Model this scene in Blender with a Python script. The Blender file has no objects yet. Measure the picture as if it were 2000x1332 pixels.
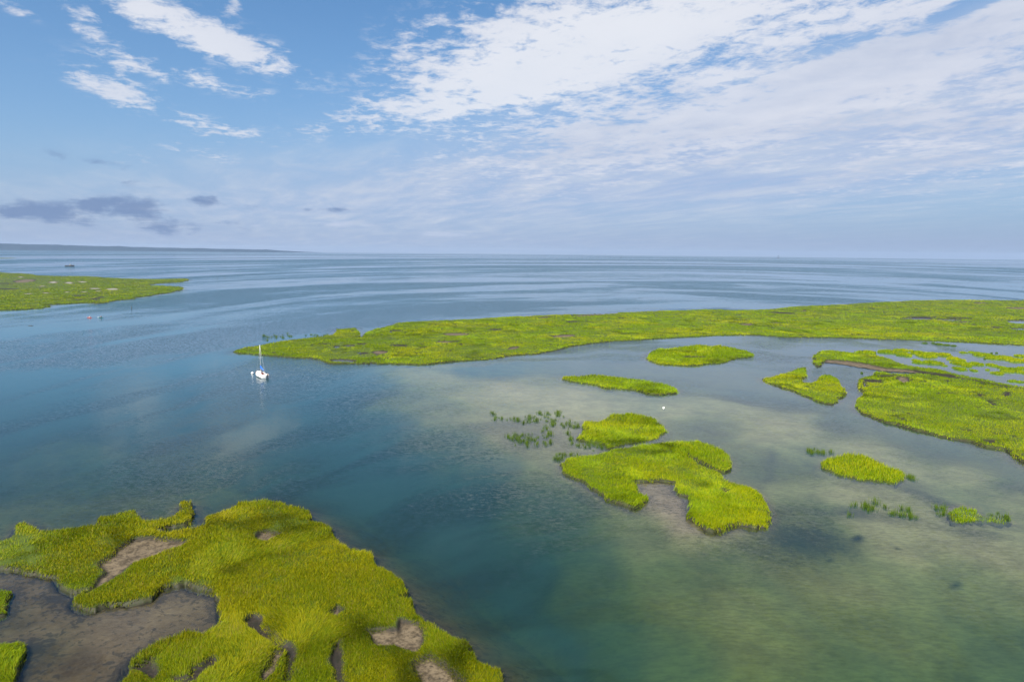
import bpy, bmesh, math, random
import numpy as np
from mathutils import Vector, Matrix

R = math.radians
rng = np.random.default_rng(7)
random.seed(7)
SC = bpy.context.scene
COL = SC.collection

# ------------------------------------------------------------------ camera
H = 32.0                      # height of the drone above the water
F = 1333.0                    # focal length in pixels of the 2000 px wide photograph (24 mm)
PITCH, ROLL = R(-7.37), R(0.58)
cam_d = bpy.data.cameras.new('camera')
cam = bpy.data.objects.new('camera', cam_d)
COL.objects.link(cam)
cam_d.sensor_width = 36.0
cam_d.lens = 24.0
cam_d.clip_start = 0.5
cam_d.clip_end = 200000.0
CM = Matrix.Rotation(R(90) + PITCH, 3, 'X') @ Matrix.Rotation(ROLL, 3, 'Z')
cam.matrix_world = Matrix.Translation((0, 0, H)) @ CM.to_4x4()
SC.camera = cam
CMN = np.array(CM)


def ray(px, py):
    v = np.array([(px - 1000.0) / F, -(py - 666.0) / F, -1.0])
    v = CMN @ v
    return v / np.linalg.norm(v)


def ground(px, py, z=0.0):
    """The place on the level z that the photograph shows at a pixel."""
    r = ray(px, py)
    t = (z - H) / min(r[2], -1e-4)
    return r[0] * t, r[1] * t


# ------------------------------------------------------------------ light
SUN_EL, SUN_AZ = R(50), R(208)        # azimuth clockwise from +Y: behind the camera, a little to the left
EXPOSURE = 1.4
vs = SC.view_settings
vs.view_transform = 'Standard'
vs.look = 'None'
vs.exposure = EXPOSURE
vs.gamma = 1.0
vs.use_curve_mapping = False
sun_d = bpy.data.lights.new('sun', 'SUN')
sun_d.energy = 5.0
sun_d.angle = R(0.55)
sun_d.color = (1.0, 0.95, 0.86)
sun = bpy.data.objects.new('sun', sun_d)
COL.objects.link(sun)
sdir = Vector((math.sin(SUN_AZ) * math.cos(SUN_EL), math.cos(SUN_AZ) * math.cos(SUN_EL), math.sin(SUN_EL)))
sun.rotation_euler = sdir.to_track_quat('Z', 'Y').to_euler()
SC.cycles.max_bounces = 6
SC.cycles.diffuse_bounces = 2
SC.cycles.glossy_bounces = 3
SC.cycles.transparent_max_bounces = 8
SC.cycles.volume_bounces = 0
SC.cycles.use_denoising = True
SC.cycles.sample_clamp_indirect = 4.0


# ------------------------------------------------------------------ node helper
class S:
    """A shader socket with arithmetic."""
    def __init__(self, nt, sock):
        self.nt, self.s = nt, sock

    def _m(self, op, *a, clamp=False):
        n = self.nt.nodes.new('ShaderNodeMath')
        n.operation = op
        n.use_clamp = clamp
        for i, v in enumerate(a):
            if isinstance(v, S):
                self.nt.links.new(v.s, n.inputs[i])
            else:
                n.inputs[i].default_value = float(v)
        return S(self.nt, n.outputs[0])

    def __add__(self, o): return self._m('ADD', self, o)
    __radd__ = __add__
    def __mul__(self, o): return self._m('MULTIPLY', self, o)
    __rmul__ = __mul__
    def __sub__(self, o): return self._m('SUBTRACT', self, o)
    def __rsub__(self, o): return self._m('SUBTRACT', o, self)
    def __truediv__(self, o): return self._m('DIVIDE', self, o)
    def __rtruediv__(self, o): return self._m('DIVIDE', o, self)
    def __neg__(self): return self * -1.0
    def exp(self): return self._m('EXPONENT', self)
    def pow(self, k): return self._m('POWER', self, k)
    def max(self, k): return self._m('MAXIMUM', self, k)
    def min(self, k): return self._m('MINIMUM', self, k)
    def clamp(self): return self._m('ADD', self, 0.0, clamp=True)

    def smooth(self, a, b, x=0.0, y=1.0):
        n = self.nt.nodes.new('ShaderNodeMapRange')
        n.interpolation_type = 'SMOOTHSTEP'
        self.nt.links.new(self.s, n.inputs[0])
        for i, v in enumerate((a, b, x, y)):
            n.inputs[i + 1].default_value = v
        return S(self.nt, n.outputs[0])


class NT:
    def __init__(self, nt):
        self.nt = nt
        nt.nodes.clear()

    def new(self, t):
        return self.nt.nodes.new('ShaderNode' + t)

    def set(self, sock, v):
        if isinstance(v, S):
            self.nt.links.new(v.s, sock)
        elif isinstance(v, (tuple, list)):
            v = tuple(v)
            sock.default_value = v + (1.0,) if len(v) == 3 and len(sock.default_value) == 4 else v
        else:
            sock.default_value = v

    def dot(self, v, c):
        n = self.new('VectorMath')
        n.operation = 'DOT_PRODUCT'
        self.set(n.inputs[0], v)
        n.inputs[1].default_value = c
        return S(self.nt, n.outputs['Value'])

    def vec(self, op, a, b=None):
        n = self.new('VectorMath')
        n.operation = op
        self.set(n.inputs[0], a)
        if b is not None:
            self.set(n.inputs[1], b)
        return S(self.nt, n.outputs[0])

    def sep(self, v):
        n = self.new('SeparateXYZ')
        self.set(n.inputs[0], v)
        return [S(self.nt, o) for o in n.outputs]

    def comb(self, x, y, z):
        n = self.new('CombineXYZ')
        for i, v in enumerate((x, y, z)):
            self.set(n.inputs[i], v)
        return S(self.nt, n.outputs[0])

    def noise(self, v, scale=1.0, detail=4.0, rough=0.55, dist=0.0, color=False, dim='3D'):
        n = self.new('TexNoise')
        n.noise_dimensions = dim
        self.set(n.inputs['Vector'], v)
        n.inputs['Scale'].default_value = scale
        n.inputs['Detail'].default_value = detail
        n.inputs['Roughness'].default_value = rough
        n.inputs['Distortion'].default_value = dist
        return S(self.nt, n.outputs['Color' if color else 'Fac'])

    def mix(self, f, a, b, blend='MIX'):
        n = self.new('Mix')
        n.data_type = 'RGBA'
        n.blend_type = blend
        self.set(n.inputs['Factor'], f)
        for s, v in ((n.inputs[6], a), (n.inputs[7], b)):
            self.set(s, v)
        return S(self.nt, n.outputs[2])

    def attr(self, name, out='Fac'):
        n = self.new('Attribute')
        n.attribute_name = name
        return S(self.nt, n.outputs[out])

    def pos(self):
        return S(self.nt, self.new('NewGeometry').outputs['Position'])

    def shader(self, t, **kw):
        n = self.new(t)
        for k, v in kw.items():
            self.set(n.inputs[k.replace('_', ' ')], v)
        return S(self.nt, n.outputs[0])

    def mixs(self, f, a, b):
        n = self.new('MixShader')
        self.set(n.inputs[0], f)
        self.nt.links.new(a.s, n.inputs[1])
        self.nt.links.new(b.s, n.inputs[2])
        return S(self.nt, n.outputs[0])

    def adds(self, a, b):
        n = self.new('AddShader')
        self.nt.links.new(a.s, n.inputs[0])
        self.nt.links.new(b.s, n.inputs[1])
        return S(self.nt, n.outputs[0])

    def out(self, s, sock='Surface', kind='OutputMaterial'):
        o = self.new(kind)
        self.nt.links.new(s.s, o.inputs[sock])


def material(name):
    m = bpy.data.materials.new(name)
    m.use_nodes = True
    return m, NT(m.node_tree)


def srgb(r, g, b):
    return tuple(((c / 255.0) / 12.92 if c / 255.0 <= 0.04045 else ((c / 255.0 + 0.055) / 1.055) ** 2.4) for c in (r, g, b))


# ------------------------------------------------------------------ sky
W = bpy.data.worlds.new('World')
SC.world = W
W.use_nodes = True
w = NT(W.node_tree)
SKY_STRENGTH = 0.05
K = 1.0 / (SKY_STRENGTH * 2 ** EXPOSURE)        # a displayed linear value -> sky units


def sk(r, g, b):
    return tuple(c * K for c in srgb(r, g, b))


gen = S(w.nt, w.new('TexCoord').outputs['Generated'])
dx, dy, dz = w.sep(gen)
nish = w.new('TexSky')
nish.sky_type = 'NISHITA'
nish.sun_disc = False
nish.sun_elevation = SUN_EL
nish.sun_rotation = SUN_AZ
nish.air_density = 1.0
nish.dust_density = 0.7
nish.ozone_density = 2.0
clear = w.mix(1.0, S(w.nt, nish.outputs[0]), (0.42, 0.80, 1.04), 'MULTIPLY')
zc = dz.max(0.0)


def blobs(spec):
    """Soft elliptical masses of cloud, each with a bearing, a height above the horizon and a size."""
    tot = None
    for px, py, rx, ry, ang, wt in spec:
        c = ray(px, py)
        e1 = ray(px + 2, py) - c
        e2 = ray(px, py - 2) - c
        k1, k2 = np.linalg.norm(e1) / 2, np.linalg.norm(e2) / 2
        e1, e2 = e1 / np.linalg.norm(e1), e2 / np.linalg.norm(e2)
        a = R(ang)
        u = e1 * math.cos(a) + e2 * math.sin(a)
        v = -e1 * math.sin(a) + e2 * math.cos(a)
        ku = math.hypot(k1 * math.cos(a), k2 * math.sin(a)) * rx
        kv = math.hypot(k1 * math.sin(a), k2 * math.cos(a)) * ry
        u, v = u / ku, v / kv
        du = w.dot(gen, tuple(u)) - float(u @ c)
        dv = w.dot(gen, tuple(v)) - float(v @ c)
        g = (-(du * du + dv * dv)).exp() * wt
        tot = g if tot is None else tot + g
    return tot


# plane-parallel cloud coordinates: clouds shrink towards the horizon as a real layer does
inv = 1.0 / (zc + 0.05)
cx, cy = dx * inv, dy * inv
ca, sa = math.cos(R(-24)), math.sin(R(-24))
along = cx * math.sin(R(-24)) + cy * math.cos(R(-24))
across = cx * math.cos(R(-24)) - cy * math.sin(R(-24))
cvec = w.comb(across * 1.0, along * 0.75, 0.0)
svec = w.comb(across * 1.0, along * 0.33, 3.7)
n_puff = w.noise(cvec, 3.2, 9.0, 0.62, 0.25)
n_fine = w.noise(w.comb(across * 1.0, along * 0.8, 6.0), 11.0, 7.0, 0.68, 0.3)
n_big = w.noise(cvec, 1.1, 5.0, 0.55, 0.2)
n_str = w.noise(svec, 2.6, 7.0, 0.6, 0.35)

C = blobs([
    # the long white cloud high on the left
    (330, 40, 190, 34, -14, 1.0), (480, 92, 100, 22, -12, 0.85), (160, 30, 75, 20, -30, 0.75), (190, 75, 70, 14, -32, 0.55),
    (10, 8, 50, 12, -8, 0.8), (455, 15, 22, 14, 40, 0.7),
    # small wisps under it
    (205, 165, 60, 26, -10, 0.85), (275, 130, 75, 17, -4, 0.8), (270, 195, 40, 17, 10, 0.7), (400, 155, 65, 16, -6, 0.6),
    (495, 183, 35, 9, 0, 0.5), (420, 252, 80, 16, -8, 0.75), (390, 300, 60, 13, -10, 0.35), (270, 310, 50, 14, 0, 0.25),
    # the great white bank on the right
    (1300, 60, 360, 150, 12, 1.25), (1000, 165, 170, 50, 28, 0.8), (800, 215, 190, 30, 14, 0.75), (1000, 60, 100, 75, 40, 0.55), (830, 120, 110, 70, 15, 0.34),
    (1750, 50, 300, 90, 14, 0.8), (1700, 150, 420, 70, 13, 0.9), (1400, 235, 420, 60, 10, 0.75), (1150, 250, 150, 30, 12, 0.4),
    (1850, 260, 300, 90, 10, 0.6), (2250, 120, 300, 200, 10, 0.8),
    # blue gaps torn in it
    (1880, 18, 130, 20, 12, -1.3), (1640, 85, 90, 20, 12, -1.0), (1840, 62, 70, 15, 20, -0.6), (1430, 165, 170, 12, 12, -0.7), (955, 28, 26, 14, -10, -0.6),
    (960, 225, 110, 20, 12, -0.55), (760, 275, 170, 26, 6, -0.2),
    # above the picture
    (900, -420, 600, 200, 0, 0.5), (200, -500, 500, 200, 0, 0.4),
])
dens = (C * 1.02 + (n_puff - 0.5) * 3.4 + (n_fine - 0.5) * 3.4 + (n_str - 0.5) * 0.9 - 0.02).smooth(0.06, 1.16)
dens = dens * (C * 4.0).clamp()
veil = blobs([(1500, 330, 900, 110, 4, 0.95), (900, 350, 600, 85, 4, 0.75), (350, 400, 600, 55, 2, 0.5), (1800, 160, 500, 110, 10, 0.6), (1900, 230, 500, 150, 8, 0.6), (450, 330, 260, 40, 2, 0.22), (1250, 200, 500, 110, 8, 0.5)])
veil = (veil * (0.72 + (n_str - 0.5) * 1.0)).clamp()
bright = blobs([(1180, 70, 420, 150, 10, 1.0), (330, 60, 300, 90, -10, 0.75), (950, 190, 260, 70, 20, 0.6), (250, 160, 200, 60, 0, 0.5), (450, 260, 150, 40, 0, 0.3)]).clamp()
low = blobs([(60, 412, 95, 17, -2, 1.0), (190, 402, 45, 12, 0, 0.8), (275, 405, 55, 18, 0, 0.95), (385, 391, 40, 11, 2, 0.8), (490, 403, 34, 9, 0, 0.65),
             (225, 325, 45, 10, -4, 0.55), (280, 360, 40, 8, 0, 0.5), (120, 305, 40, 8, -8, 0.3), (340, 435, 130, 16, 0, 0.55), (630, 410, 50, 5, 2, 0.4),
             (2, 415, 60, 12, 0, 0.5), (340, 450, 140, 12, 0, 0.35)])
n_low = w.noise(w.vec('MULTIPLY', gen, (1.0, 1.0, 2.2)), 17.0, 7.0, 0.62, 0.2)
lowd = (low * 1.2 + (n_low - 0.5) * 4.5 + (n_puff - 0.5) * 1.2).smooth(0.15, 1.25) * (low * 4.0).clamp()
lowb = blobs([(870, 458, 55, 4.5, -1, 1.0), (662, 438, 30, 6, 0, 0.9), (720, 440, 20, 4, 0, 0.4), (500, 441, 14, 4, 0, 0.5)])
lowb = (lowb * 1.3 + (n_puff - 0.5) * 2.0).smooth(0.2, 1.1) * (lowb * 4.0).clamp()

# pale summer air thickening towards the horizon
air = (-(zc * 5.8)).exp()
east = (dx * 1.3).smooth(-0.6, 0.9)
aircol = w.mix(east, sk(163, 181, 211), sk(156, 176, 208))
sky = w.mix((air * 1.08).min(1.0), clear, aircol)
veilcol = w.mix(n_str.smooth(0.30, 0.8), sk(170, 190, 224), sk(199, 210, 228))
sky = w.mix(veil * 0.92, sky, veilcol)
body = w.mix(n_big.smooth(0.32, 0.62), sk(188, 198, 220), sk(214, 219, 233))
body = w.mix(bright * 0.9, body, sk(238, 240, 246))
body = w.mix((n_puff.smooth(0.3, 0.7)) * 0.35, body, sk(244, 244, 249))
sky = w.mix(dens * (1.0 - air * 0.55), sky, body)
sky = w.mix(lowd * 0.8, sky, sk(112, 138, 182))
sky = w.mix(lowb * 0.5, sky, sk(205, 214, 236))
bg = w.new('Background')
w.set(bg.inputs[0], sky)
bg.inputs[1].default_value = SKY_STRENGTH
w.out(S(w.nt, bg.outputs[0]), 'Surface', 'OutputWorld')
W.cycles.sampling_method = 'MANUAL'
W.cycles.sample_map_resolution = 512


# ------------------------------------------------------------------ numpy noise and outlines
_perm = rng.permutation(4096).astype(np.int64)
_val = rng.random(4096)


def vnoise(x, y, seed=0):
    xi, yi = np.floor(x).astype(np.int64), np.floor(y).astype(np.int64)
    fx, fy = x - xi, y - yi
    fx, fy = fx * fx * (3 - 2 * fx), fy * fy * (3 - 2 * fy)

    def h(a, b):
        return _val[_perm[(_perm[(a + seed * 37) & 4095] + b * 7) & 4095]]
    return (h(xi, yi) * (1 - fx) + h(xi + 1, yi) * fx) * (1 - fy) + (h(xi, yi + 1) * (1 - fx) + h(xi + 1, yi + 1) * fx) * fy


def fbm(x, y, wl, octv=3, seed=0, gain=0.5):
    t, a, n = 0.0, 1.0, 0.0
    for o in range(octv):
        t = t + a * vnoise(x / wl + 13.1 * o, y / wl - 7.7 * o, seed + o)
        n += a
        a *= gain
        wl *= 0.5
    return t / n


def sstep(a, b, x):
    t = np.clip((x - a) / (b - a), 0, 1)
    return t * t * (3 - 2 * t)


def outline(pts, z=0.3):
    return np.array([ground(px, py, z) for px, py in pts])


def zoomed(pts, x0, y0, k):
    return [(x0 + x / k, y0 + y / k) for x, y in pts]


def signed(x, y, poly):
    """Signed distance in metres to an outline, positive inside."""
    best = np.full(x.shape, 1e18)
    ins = np.zeros(x.shape, bool)
    n = len(poly)
    for i in range(n):
        ax, ay = poly[i]
        bx, by = poly[(i + 1) % n]
        ex, ey = bx - ax, by - ay
        L = ex * ex + ey * ey + 1e-12
        t = np.clip(((x - ax) * ex + (y - ay) * ey) / L, 0, 1)
        d2 = (x - ax - t * ex) ** 2 + (y - ay - t * ey) ** 2
        np.minimum(best, d2, out=best)
        if (ay > by) != (ay < by) or ay != by:
            c = ((ay > y) != (by > y))
            if ey != 0:
                c &= x < (y - ay) / ey * ex + ax
                ins ^= c
    return np.where(ins, 1, -1) * np.sqrt(best)


def ellipse_poly(px, py, rx, ry, ang=0.0, n=14):
    a = R(ang)
    r = []
    for i in range(n):
        t = 2 * math.pi * i / n
        u, v = rx * math.cos(t), ry * math.sin(t)
        r.append((px + u * math.cos(a) - v * math.sin(a), py + u * math.sin(a) + v * math.cos(a)))
    return r


# ------------------------------------------------------------------ mesh helpers
def mesh_from(name, verts, quads=None, tris=None, floats=None, smooth=True):
    """One mesh from arrays; floats = {attribute: per-vertex values}."""
    me = bpy.data.meshes.new(name)
    verts = np.asarray(verts, np.float32)
    nq = 0 if quads is None else len(quads)
    nt_ = 0 if tris is None else len(tris)
    me.vertices.add(len(verts))
    me.vertices.foreach_set('co', verts.ravel())
    me.loops.add(nq * 4 + nt_ * 3)
    li = np.concatenate([a.ravel() for a in ((quads if nq else np.zeros((0, 4), int)), (tris if nt_ else np.zeros((0, 3), int)))]).astype(np.int32)
    me.loops.foreach_set('vertex_index', li)
    me.polygons.add(nq + nt_)
    st = np.concatenate([np.arange(nq) * 4, nq * 4 + np.arange(nt_) * 3]).astype(np.int32)
    me.polygons.foreach_set('loop_start', st)
    me.update(calc_edges=True)
    if smooth:
        me.polygons.foreach_set('use_smooth', np.ones(nq + nt_, bool))
    for k, v in (floats or {}).items():
        a = me.attributes.new(k, 'FLOAT', 'POINT')
        a.data.foreach_set('value', np.asarray(v, np.float32))
    return me


def link(name, me, mat=None, parent=None, loc=None):
    o = bpy.data.objects.new(name, me)
    COL.objects.link(o)
    if mat is not None:
        me.materials.append(mat)
    if parent is not None:
        o.parent = parent
    if loc is not None:
        o.location = loc
    return o


def tag(o, label=None, cat=None, group=None, kind=None):
    for k, v in (('label', label), ('category', cat), ('group', group), ('kind', kind)):
        if v:
            o[k] = v
    return o


def thing(name, loc, label, cat, group=None, rz=0.0):
    o = bpy.data.objects.new(name, None)
    COL.objects.link(o)
    o.location = loc
    o.rotation_euler = (0, 0, rz)
    o.empty_display_size = 0.2
    return tag(o, label, cat, group)


# ------------------------------------------------------------------ materials
def make_water():
    m, n = material('tidal water')
    p = n.pos()
    x, y, z = n.sep(p)
    depth = n.attr('depth')
    # ripples: real sea slopes, far finer than a pixel in the distance
    cur = n.noise(p, 0.02, 3.0, 0.55, 0.6)
    sweep = n.noise(p, 0.0032, 2.0, 0.5)
    y0, y = y, y + (sweep - 0.5) * 150.0
    yy = y.max(25.0)
    off = x - y * 0.22
    fan = (yy + off * off * 1.7 / yy) + (cur - 0.5) * 45.0
    lg = n.nt.nodes.new('ShaderNodeMath')
    lg.operation = 'LOGARITHM'
    n.set(lg.inputs[0], fan)
    lg.inputs[1].default_value = math.e
    lfan = S(n.nt, lg.outputs[0])
    band1 = n.noise(n.comb(x / yy * 1.7, lfan * 5.2, 0.0), 1.0, 4.0, 0.6, 0.55)
    band2 = n.noise(n.comb(x * 0.013, y * 0.045 - x * 0.008, cur * 1.5 + 4.0), 1.0, 5.0, 0.65, 0.9)
    open_bay = (y * 0.001).smooth(0.10, 0.40)
    lane = (band1 * 0.78 + band2 * 0.22).smooth(0.43, 0.57)
    rough = lane * (0.70 + open_bay * 7.7) + 0.09
    y = y0
    s1 = n.noise(n.comb(x * 1.5, y * 2.4, 0.0), 1.0, 3.0, 0.6, 0.2, color=True)
    s2 = n.noise(n.comb(x * 5.5, y * 8.0, 5.0), 1.0, 3.0, 0.65, 0.2, color=True)
    a = n.sep(n.vec('SUBTRACT', s1, (0.5, 0.5, 0.5)))
    b = n.sep(n.vec('SUBTRACT', s2, (0.5, 0.5, 0.5)))
    sx = (a[0] * 0.26 + b[0] * 0.30) * rough
    sy = (a[1] * 0.26 + b[1] * 0.30) * rough
    nor = n.vec('NORMALIZE', n.comb(sx, sy, 1.0))
    fr = n.new('Fresnel')
    fr.inputs['IOR'].default_value = 1.333
    n.set(fr.inputs['Normal'], nor)
    fres = S(n.nt, fr.outputs[0])
    # what the water itself does to light on its way down and back
    tr = (-(depth * 0.78)).exp()
    tg = (-(depth * 0.58)).exp()
    tb = (-(depth * 1.15)).exp()
    cc = n.new('CombineColor')
    for i, v in enumerate((tr, tg, tb)):
        n.set(cc.inputs[i], v)
    T = S(n.nt, cc.outputs[0])
    turb = 1.0 - (-(depth * 0.55)).exp()
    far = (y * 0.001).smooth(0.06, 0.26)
    bodyc = n.mix(far, (0.007, 0.023, 0.021), (0.008, 0.054, 0.080))  # bluer farther out, partly sky reflection put into the water colour
    painted_bands = band1.smooth(0.38, 0.62, 1.25, 0.76)  # light and dark of the reflection bands, painted into the body colour
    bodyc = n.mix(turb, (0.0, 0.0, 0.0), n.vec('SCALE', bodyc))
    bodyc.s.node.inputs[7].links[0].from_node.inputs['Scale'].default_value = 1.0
    n.set(bodyc.s.node.inputs[7].links[0].from_node.inputs['Scale'], painted_bands)
    tran = n.shader('BsdfTransparent', Color=T)
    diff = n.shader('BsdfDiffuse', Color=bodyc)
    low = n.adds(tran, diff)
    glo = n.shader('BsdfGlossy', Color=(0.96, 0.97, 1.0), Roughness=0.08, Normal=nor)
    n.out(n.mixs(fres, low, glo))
    return m


def make_seabed():
    m, n = material('seabed sand and mud')
    p = n.pos()
    sand, weed = n.attr('sand'), n.attr('weed')
    n1 = n.noise(p, 0.25, 5.0, 0.6)
    n2 = n.noise(p, 1.6, 4.0, 0.6)
    n3 = n.noise(p, 1.7, 4.0, 0.6, 0.6)
    n4 = n.noise(n.vec('MULTIPLY', p, (0.35, 1.0, 1.0)), 2.6, 5.0, 0.7)
    sandc = n.mix(n1.smooth(0.3, 0.7), (0.165, 0.140, 0.108), (0.235, 0.205, 0.160))
    mudc = n.mix(n1.smooth(0.3, 0.7), (0.027, 0.018, 0.008), (0.060, 0.044, 0.024))
    c = n.mix((sand + (n2 - 0.5) * 0.3).clamp(), mudc, sandc)
    c = n.mix(n4.smooth(0.35, 0.7) * 0.38, c, (0.03, 0.026, 0.02))
    spot = (n3 + weed * 0.30).smooth(0.585, 0.635)
    c = n.mix((spot * 0.65 * (1.0 - sand)).clamp(), c, (0.012, 0.012, 0.010))
    c = n.mix((weed * 1.0 + (n2 - 0.5) * 0.9 - 0.16).clamp(), c, (0.012, 0.011, 0.013))
    n.out(n.shader('BsdfDiffuse', Color=c))
    return m


def make_peat():
    m, n = material('peat and mud')
    p = n.pos()
    mud, pale = n.attr('mud'), n.attr('pale')
    n1 = n.noise(p, 0.8, 5.0, 0.65)
    n2 = n.noise(p, 4.0, 3.0, 0.6)
    turf = n.mix(n1.smooth(0.3, 0.7), (0.030, 0.048, 0.001), (0.052, 0.072, 0.002))
    peat = n.mix(n2.smooth(0.3, 0.7), (0.006, 0.005, 0.004), (0.020, 0.015, 0.010))
    flat = n.mix((n1 * 0.5 + n2 * 0.5).smooth(0.38, 0.60), (0.036, 0.026, 0.014), (0.108, 0.082, 0.050))
    c = n.mix((mud + (n2 - 0.5) * 0.5).clamp(), turf, peat)
    c = n.mix((pale + (n2 - 0.5) * 0.25).clamp(), c, flat)
    c = n.mix((pale - 1.3).clamp(), c, (0.155, 0.145, 0.12))
    spk = n.noise(p, 2.2, 4.0, 0.7)
    c = n.mix(spk.smooth(0.60, 0.66) * 0.75, c, (0.008, 0.007, 0.005))
    n.out(n.shader('BsdfPrincipled', Base_Color=c, Roughness=0.7, Specular_IOR_Level=0.25))
    return m


def make_grass(name, a, b, c, dry):
    """a, b: the two greens of the stand; c: the yellow of the ripe patches."""
    m, n = material(name)
    p = n.pos()
    tone = n.attr('tone')
    patch = n.noise(p, 0.045, 4.0, 0.6, 0.5)
    fine = n.noise(p, 0.35, 3.0, 0.6)
    col = n.mix((tone * 0.75 + (fine - 0.5) * 0.9 + 0.12).clamp(), a, b)
    col = n.mix((patch * 1.0 + (tone - 0.5) * 0.35).smooth(0.44, 0.68), col, c)
    col = n.mix((tone * 1.0 + (fine - 0.5) * 0.5).smooth(0.93, 1.02) * dry, col, (0.20, 0.15, 0.05))
    stand = n.noise(p, 0.016, 5.0, 0.6, 0.8)
    col = n.mix(stand.smooth(0.50, 0.66) * 0.6, col, a)
    worn = n.noise(n.vec('ADD', p, (71.0, 13.0, 5.0)), 0.05, 5.0, 0.65, 0.4)
    col = n.mix((worn + (tone - 0.5) * 0.2).smooth(0.60, 0.72) * dry * 0.55, col, (0.17, 0.125, 0.02))
    d = n.shader('BsdfPrincipled', Base_Color=col, Roughness=0.6, Specular_IOR_Level=0.08)
    t = n.shader('BsdfTranslucent', Color=n.mix(0.5, col, (0.22, 0.26, 0.01), 'MULTIPLY') if False else col)
    n.out(n.mixs(0.32, d, t))
    return m


WATER, SEABED, PEAT = make_water(), make_seabed(), make_peat()
GRASS = make_grass('cordgrass', (0.072, 0.114, 0.001), (0.182, 0.226, 0.002), (0.255, 0.232, 0.002), 0.85)
GRASS_FAR = make_grass('cordgrass far', (0.088, 0.148, 0.001), (0.195, 0.270, 0.001), (0.262, 0.275, 0.001), 0.4)
REED = make_grass('green reed', (0.040, 0.078, 0.006), (0.095, 0.150, 0.010), (0.095, 0.140, 0.008), 0.1)


def paint(name, c, rough=0.4, metal=0.0, spec=0.5, vary=0.0):
    m, n = material(name)
    col = c
    if vary:
        k = n.noise(S(n.nt, n.new('TexCoord').outputs['Object']), 3.0, 4.0, 0.6)
        col = n.mix(k.smooth(0.3, 0.75) * vary, c, tuple(v * 0.55 for v in c))
    n.out(n.shader('BsdfPrincipled', Base_Color=col, Roughness=rough, Metallic=metal, Specular_IOR_Level=spec))
    return m


# ------------------------------------------------------------------ marsh islets: outlines
def z1(pts): return zoomed(pts, 0, 940, 3.3333)
def z2(pts): return zoomed(pts, 480, 940, 3.3333)
def z3(pts): return zoomed(pts, 900, 780, 3.125)
def z4(pts): return zoomed(pts, 1460, 640, 3.7037)
def z5(pts): return zoomed(pts, 440, 580, 2.5)
def z6(pts): return zoomed(pts, 0, 440, 5.0)
def z8(pts): return zoomed(pts, 1200, 560, 2.5)
def z9(pts): return zoomed(pts, 1500, 840, 4.0)
def z10(pts): return zoomed(pts, 1080, 660, 4.762)


ISLETS = []


def islet(label, pts, holes=(), sparse=(), hgt=0.55, top=0.38, pits=0.0, mat=None, dens=1.0, name='marsh_islet', bank=1.0):
    ISLETS.append(dict(label=label, pts=pts, holes=list(holes), sparse=list(sparse), hgt=hgt, top=top, pits=pits, mat=mat or GRASS_FAR, dens=dens, name=name, bank=bank))


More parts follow.
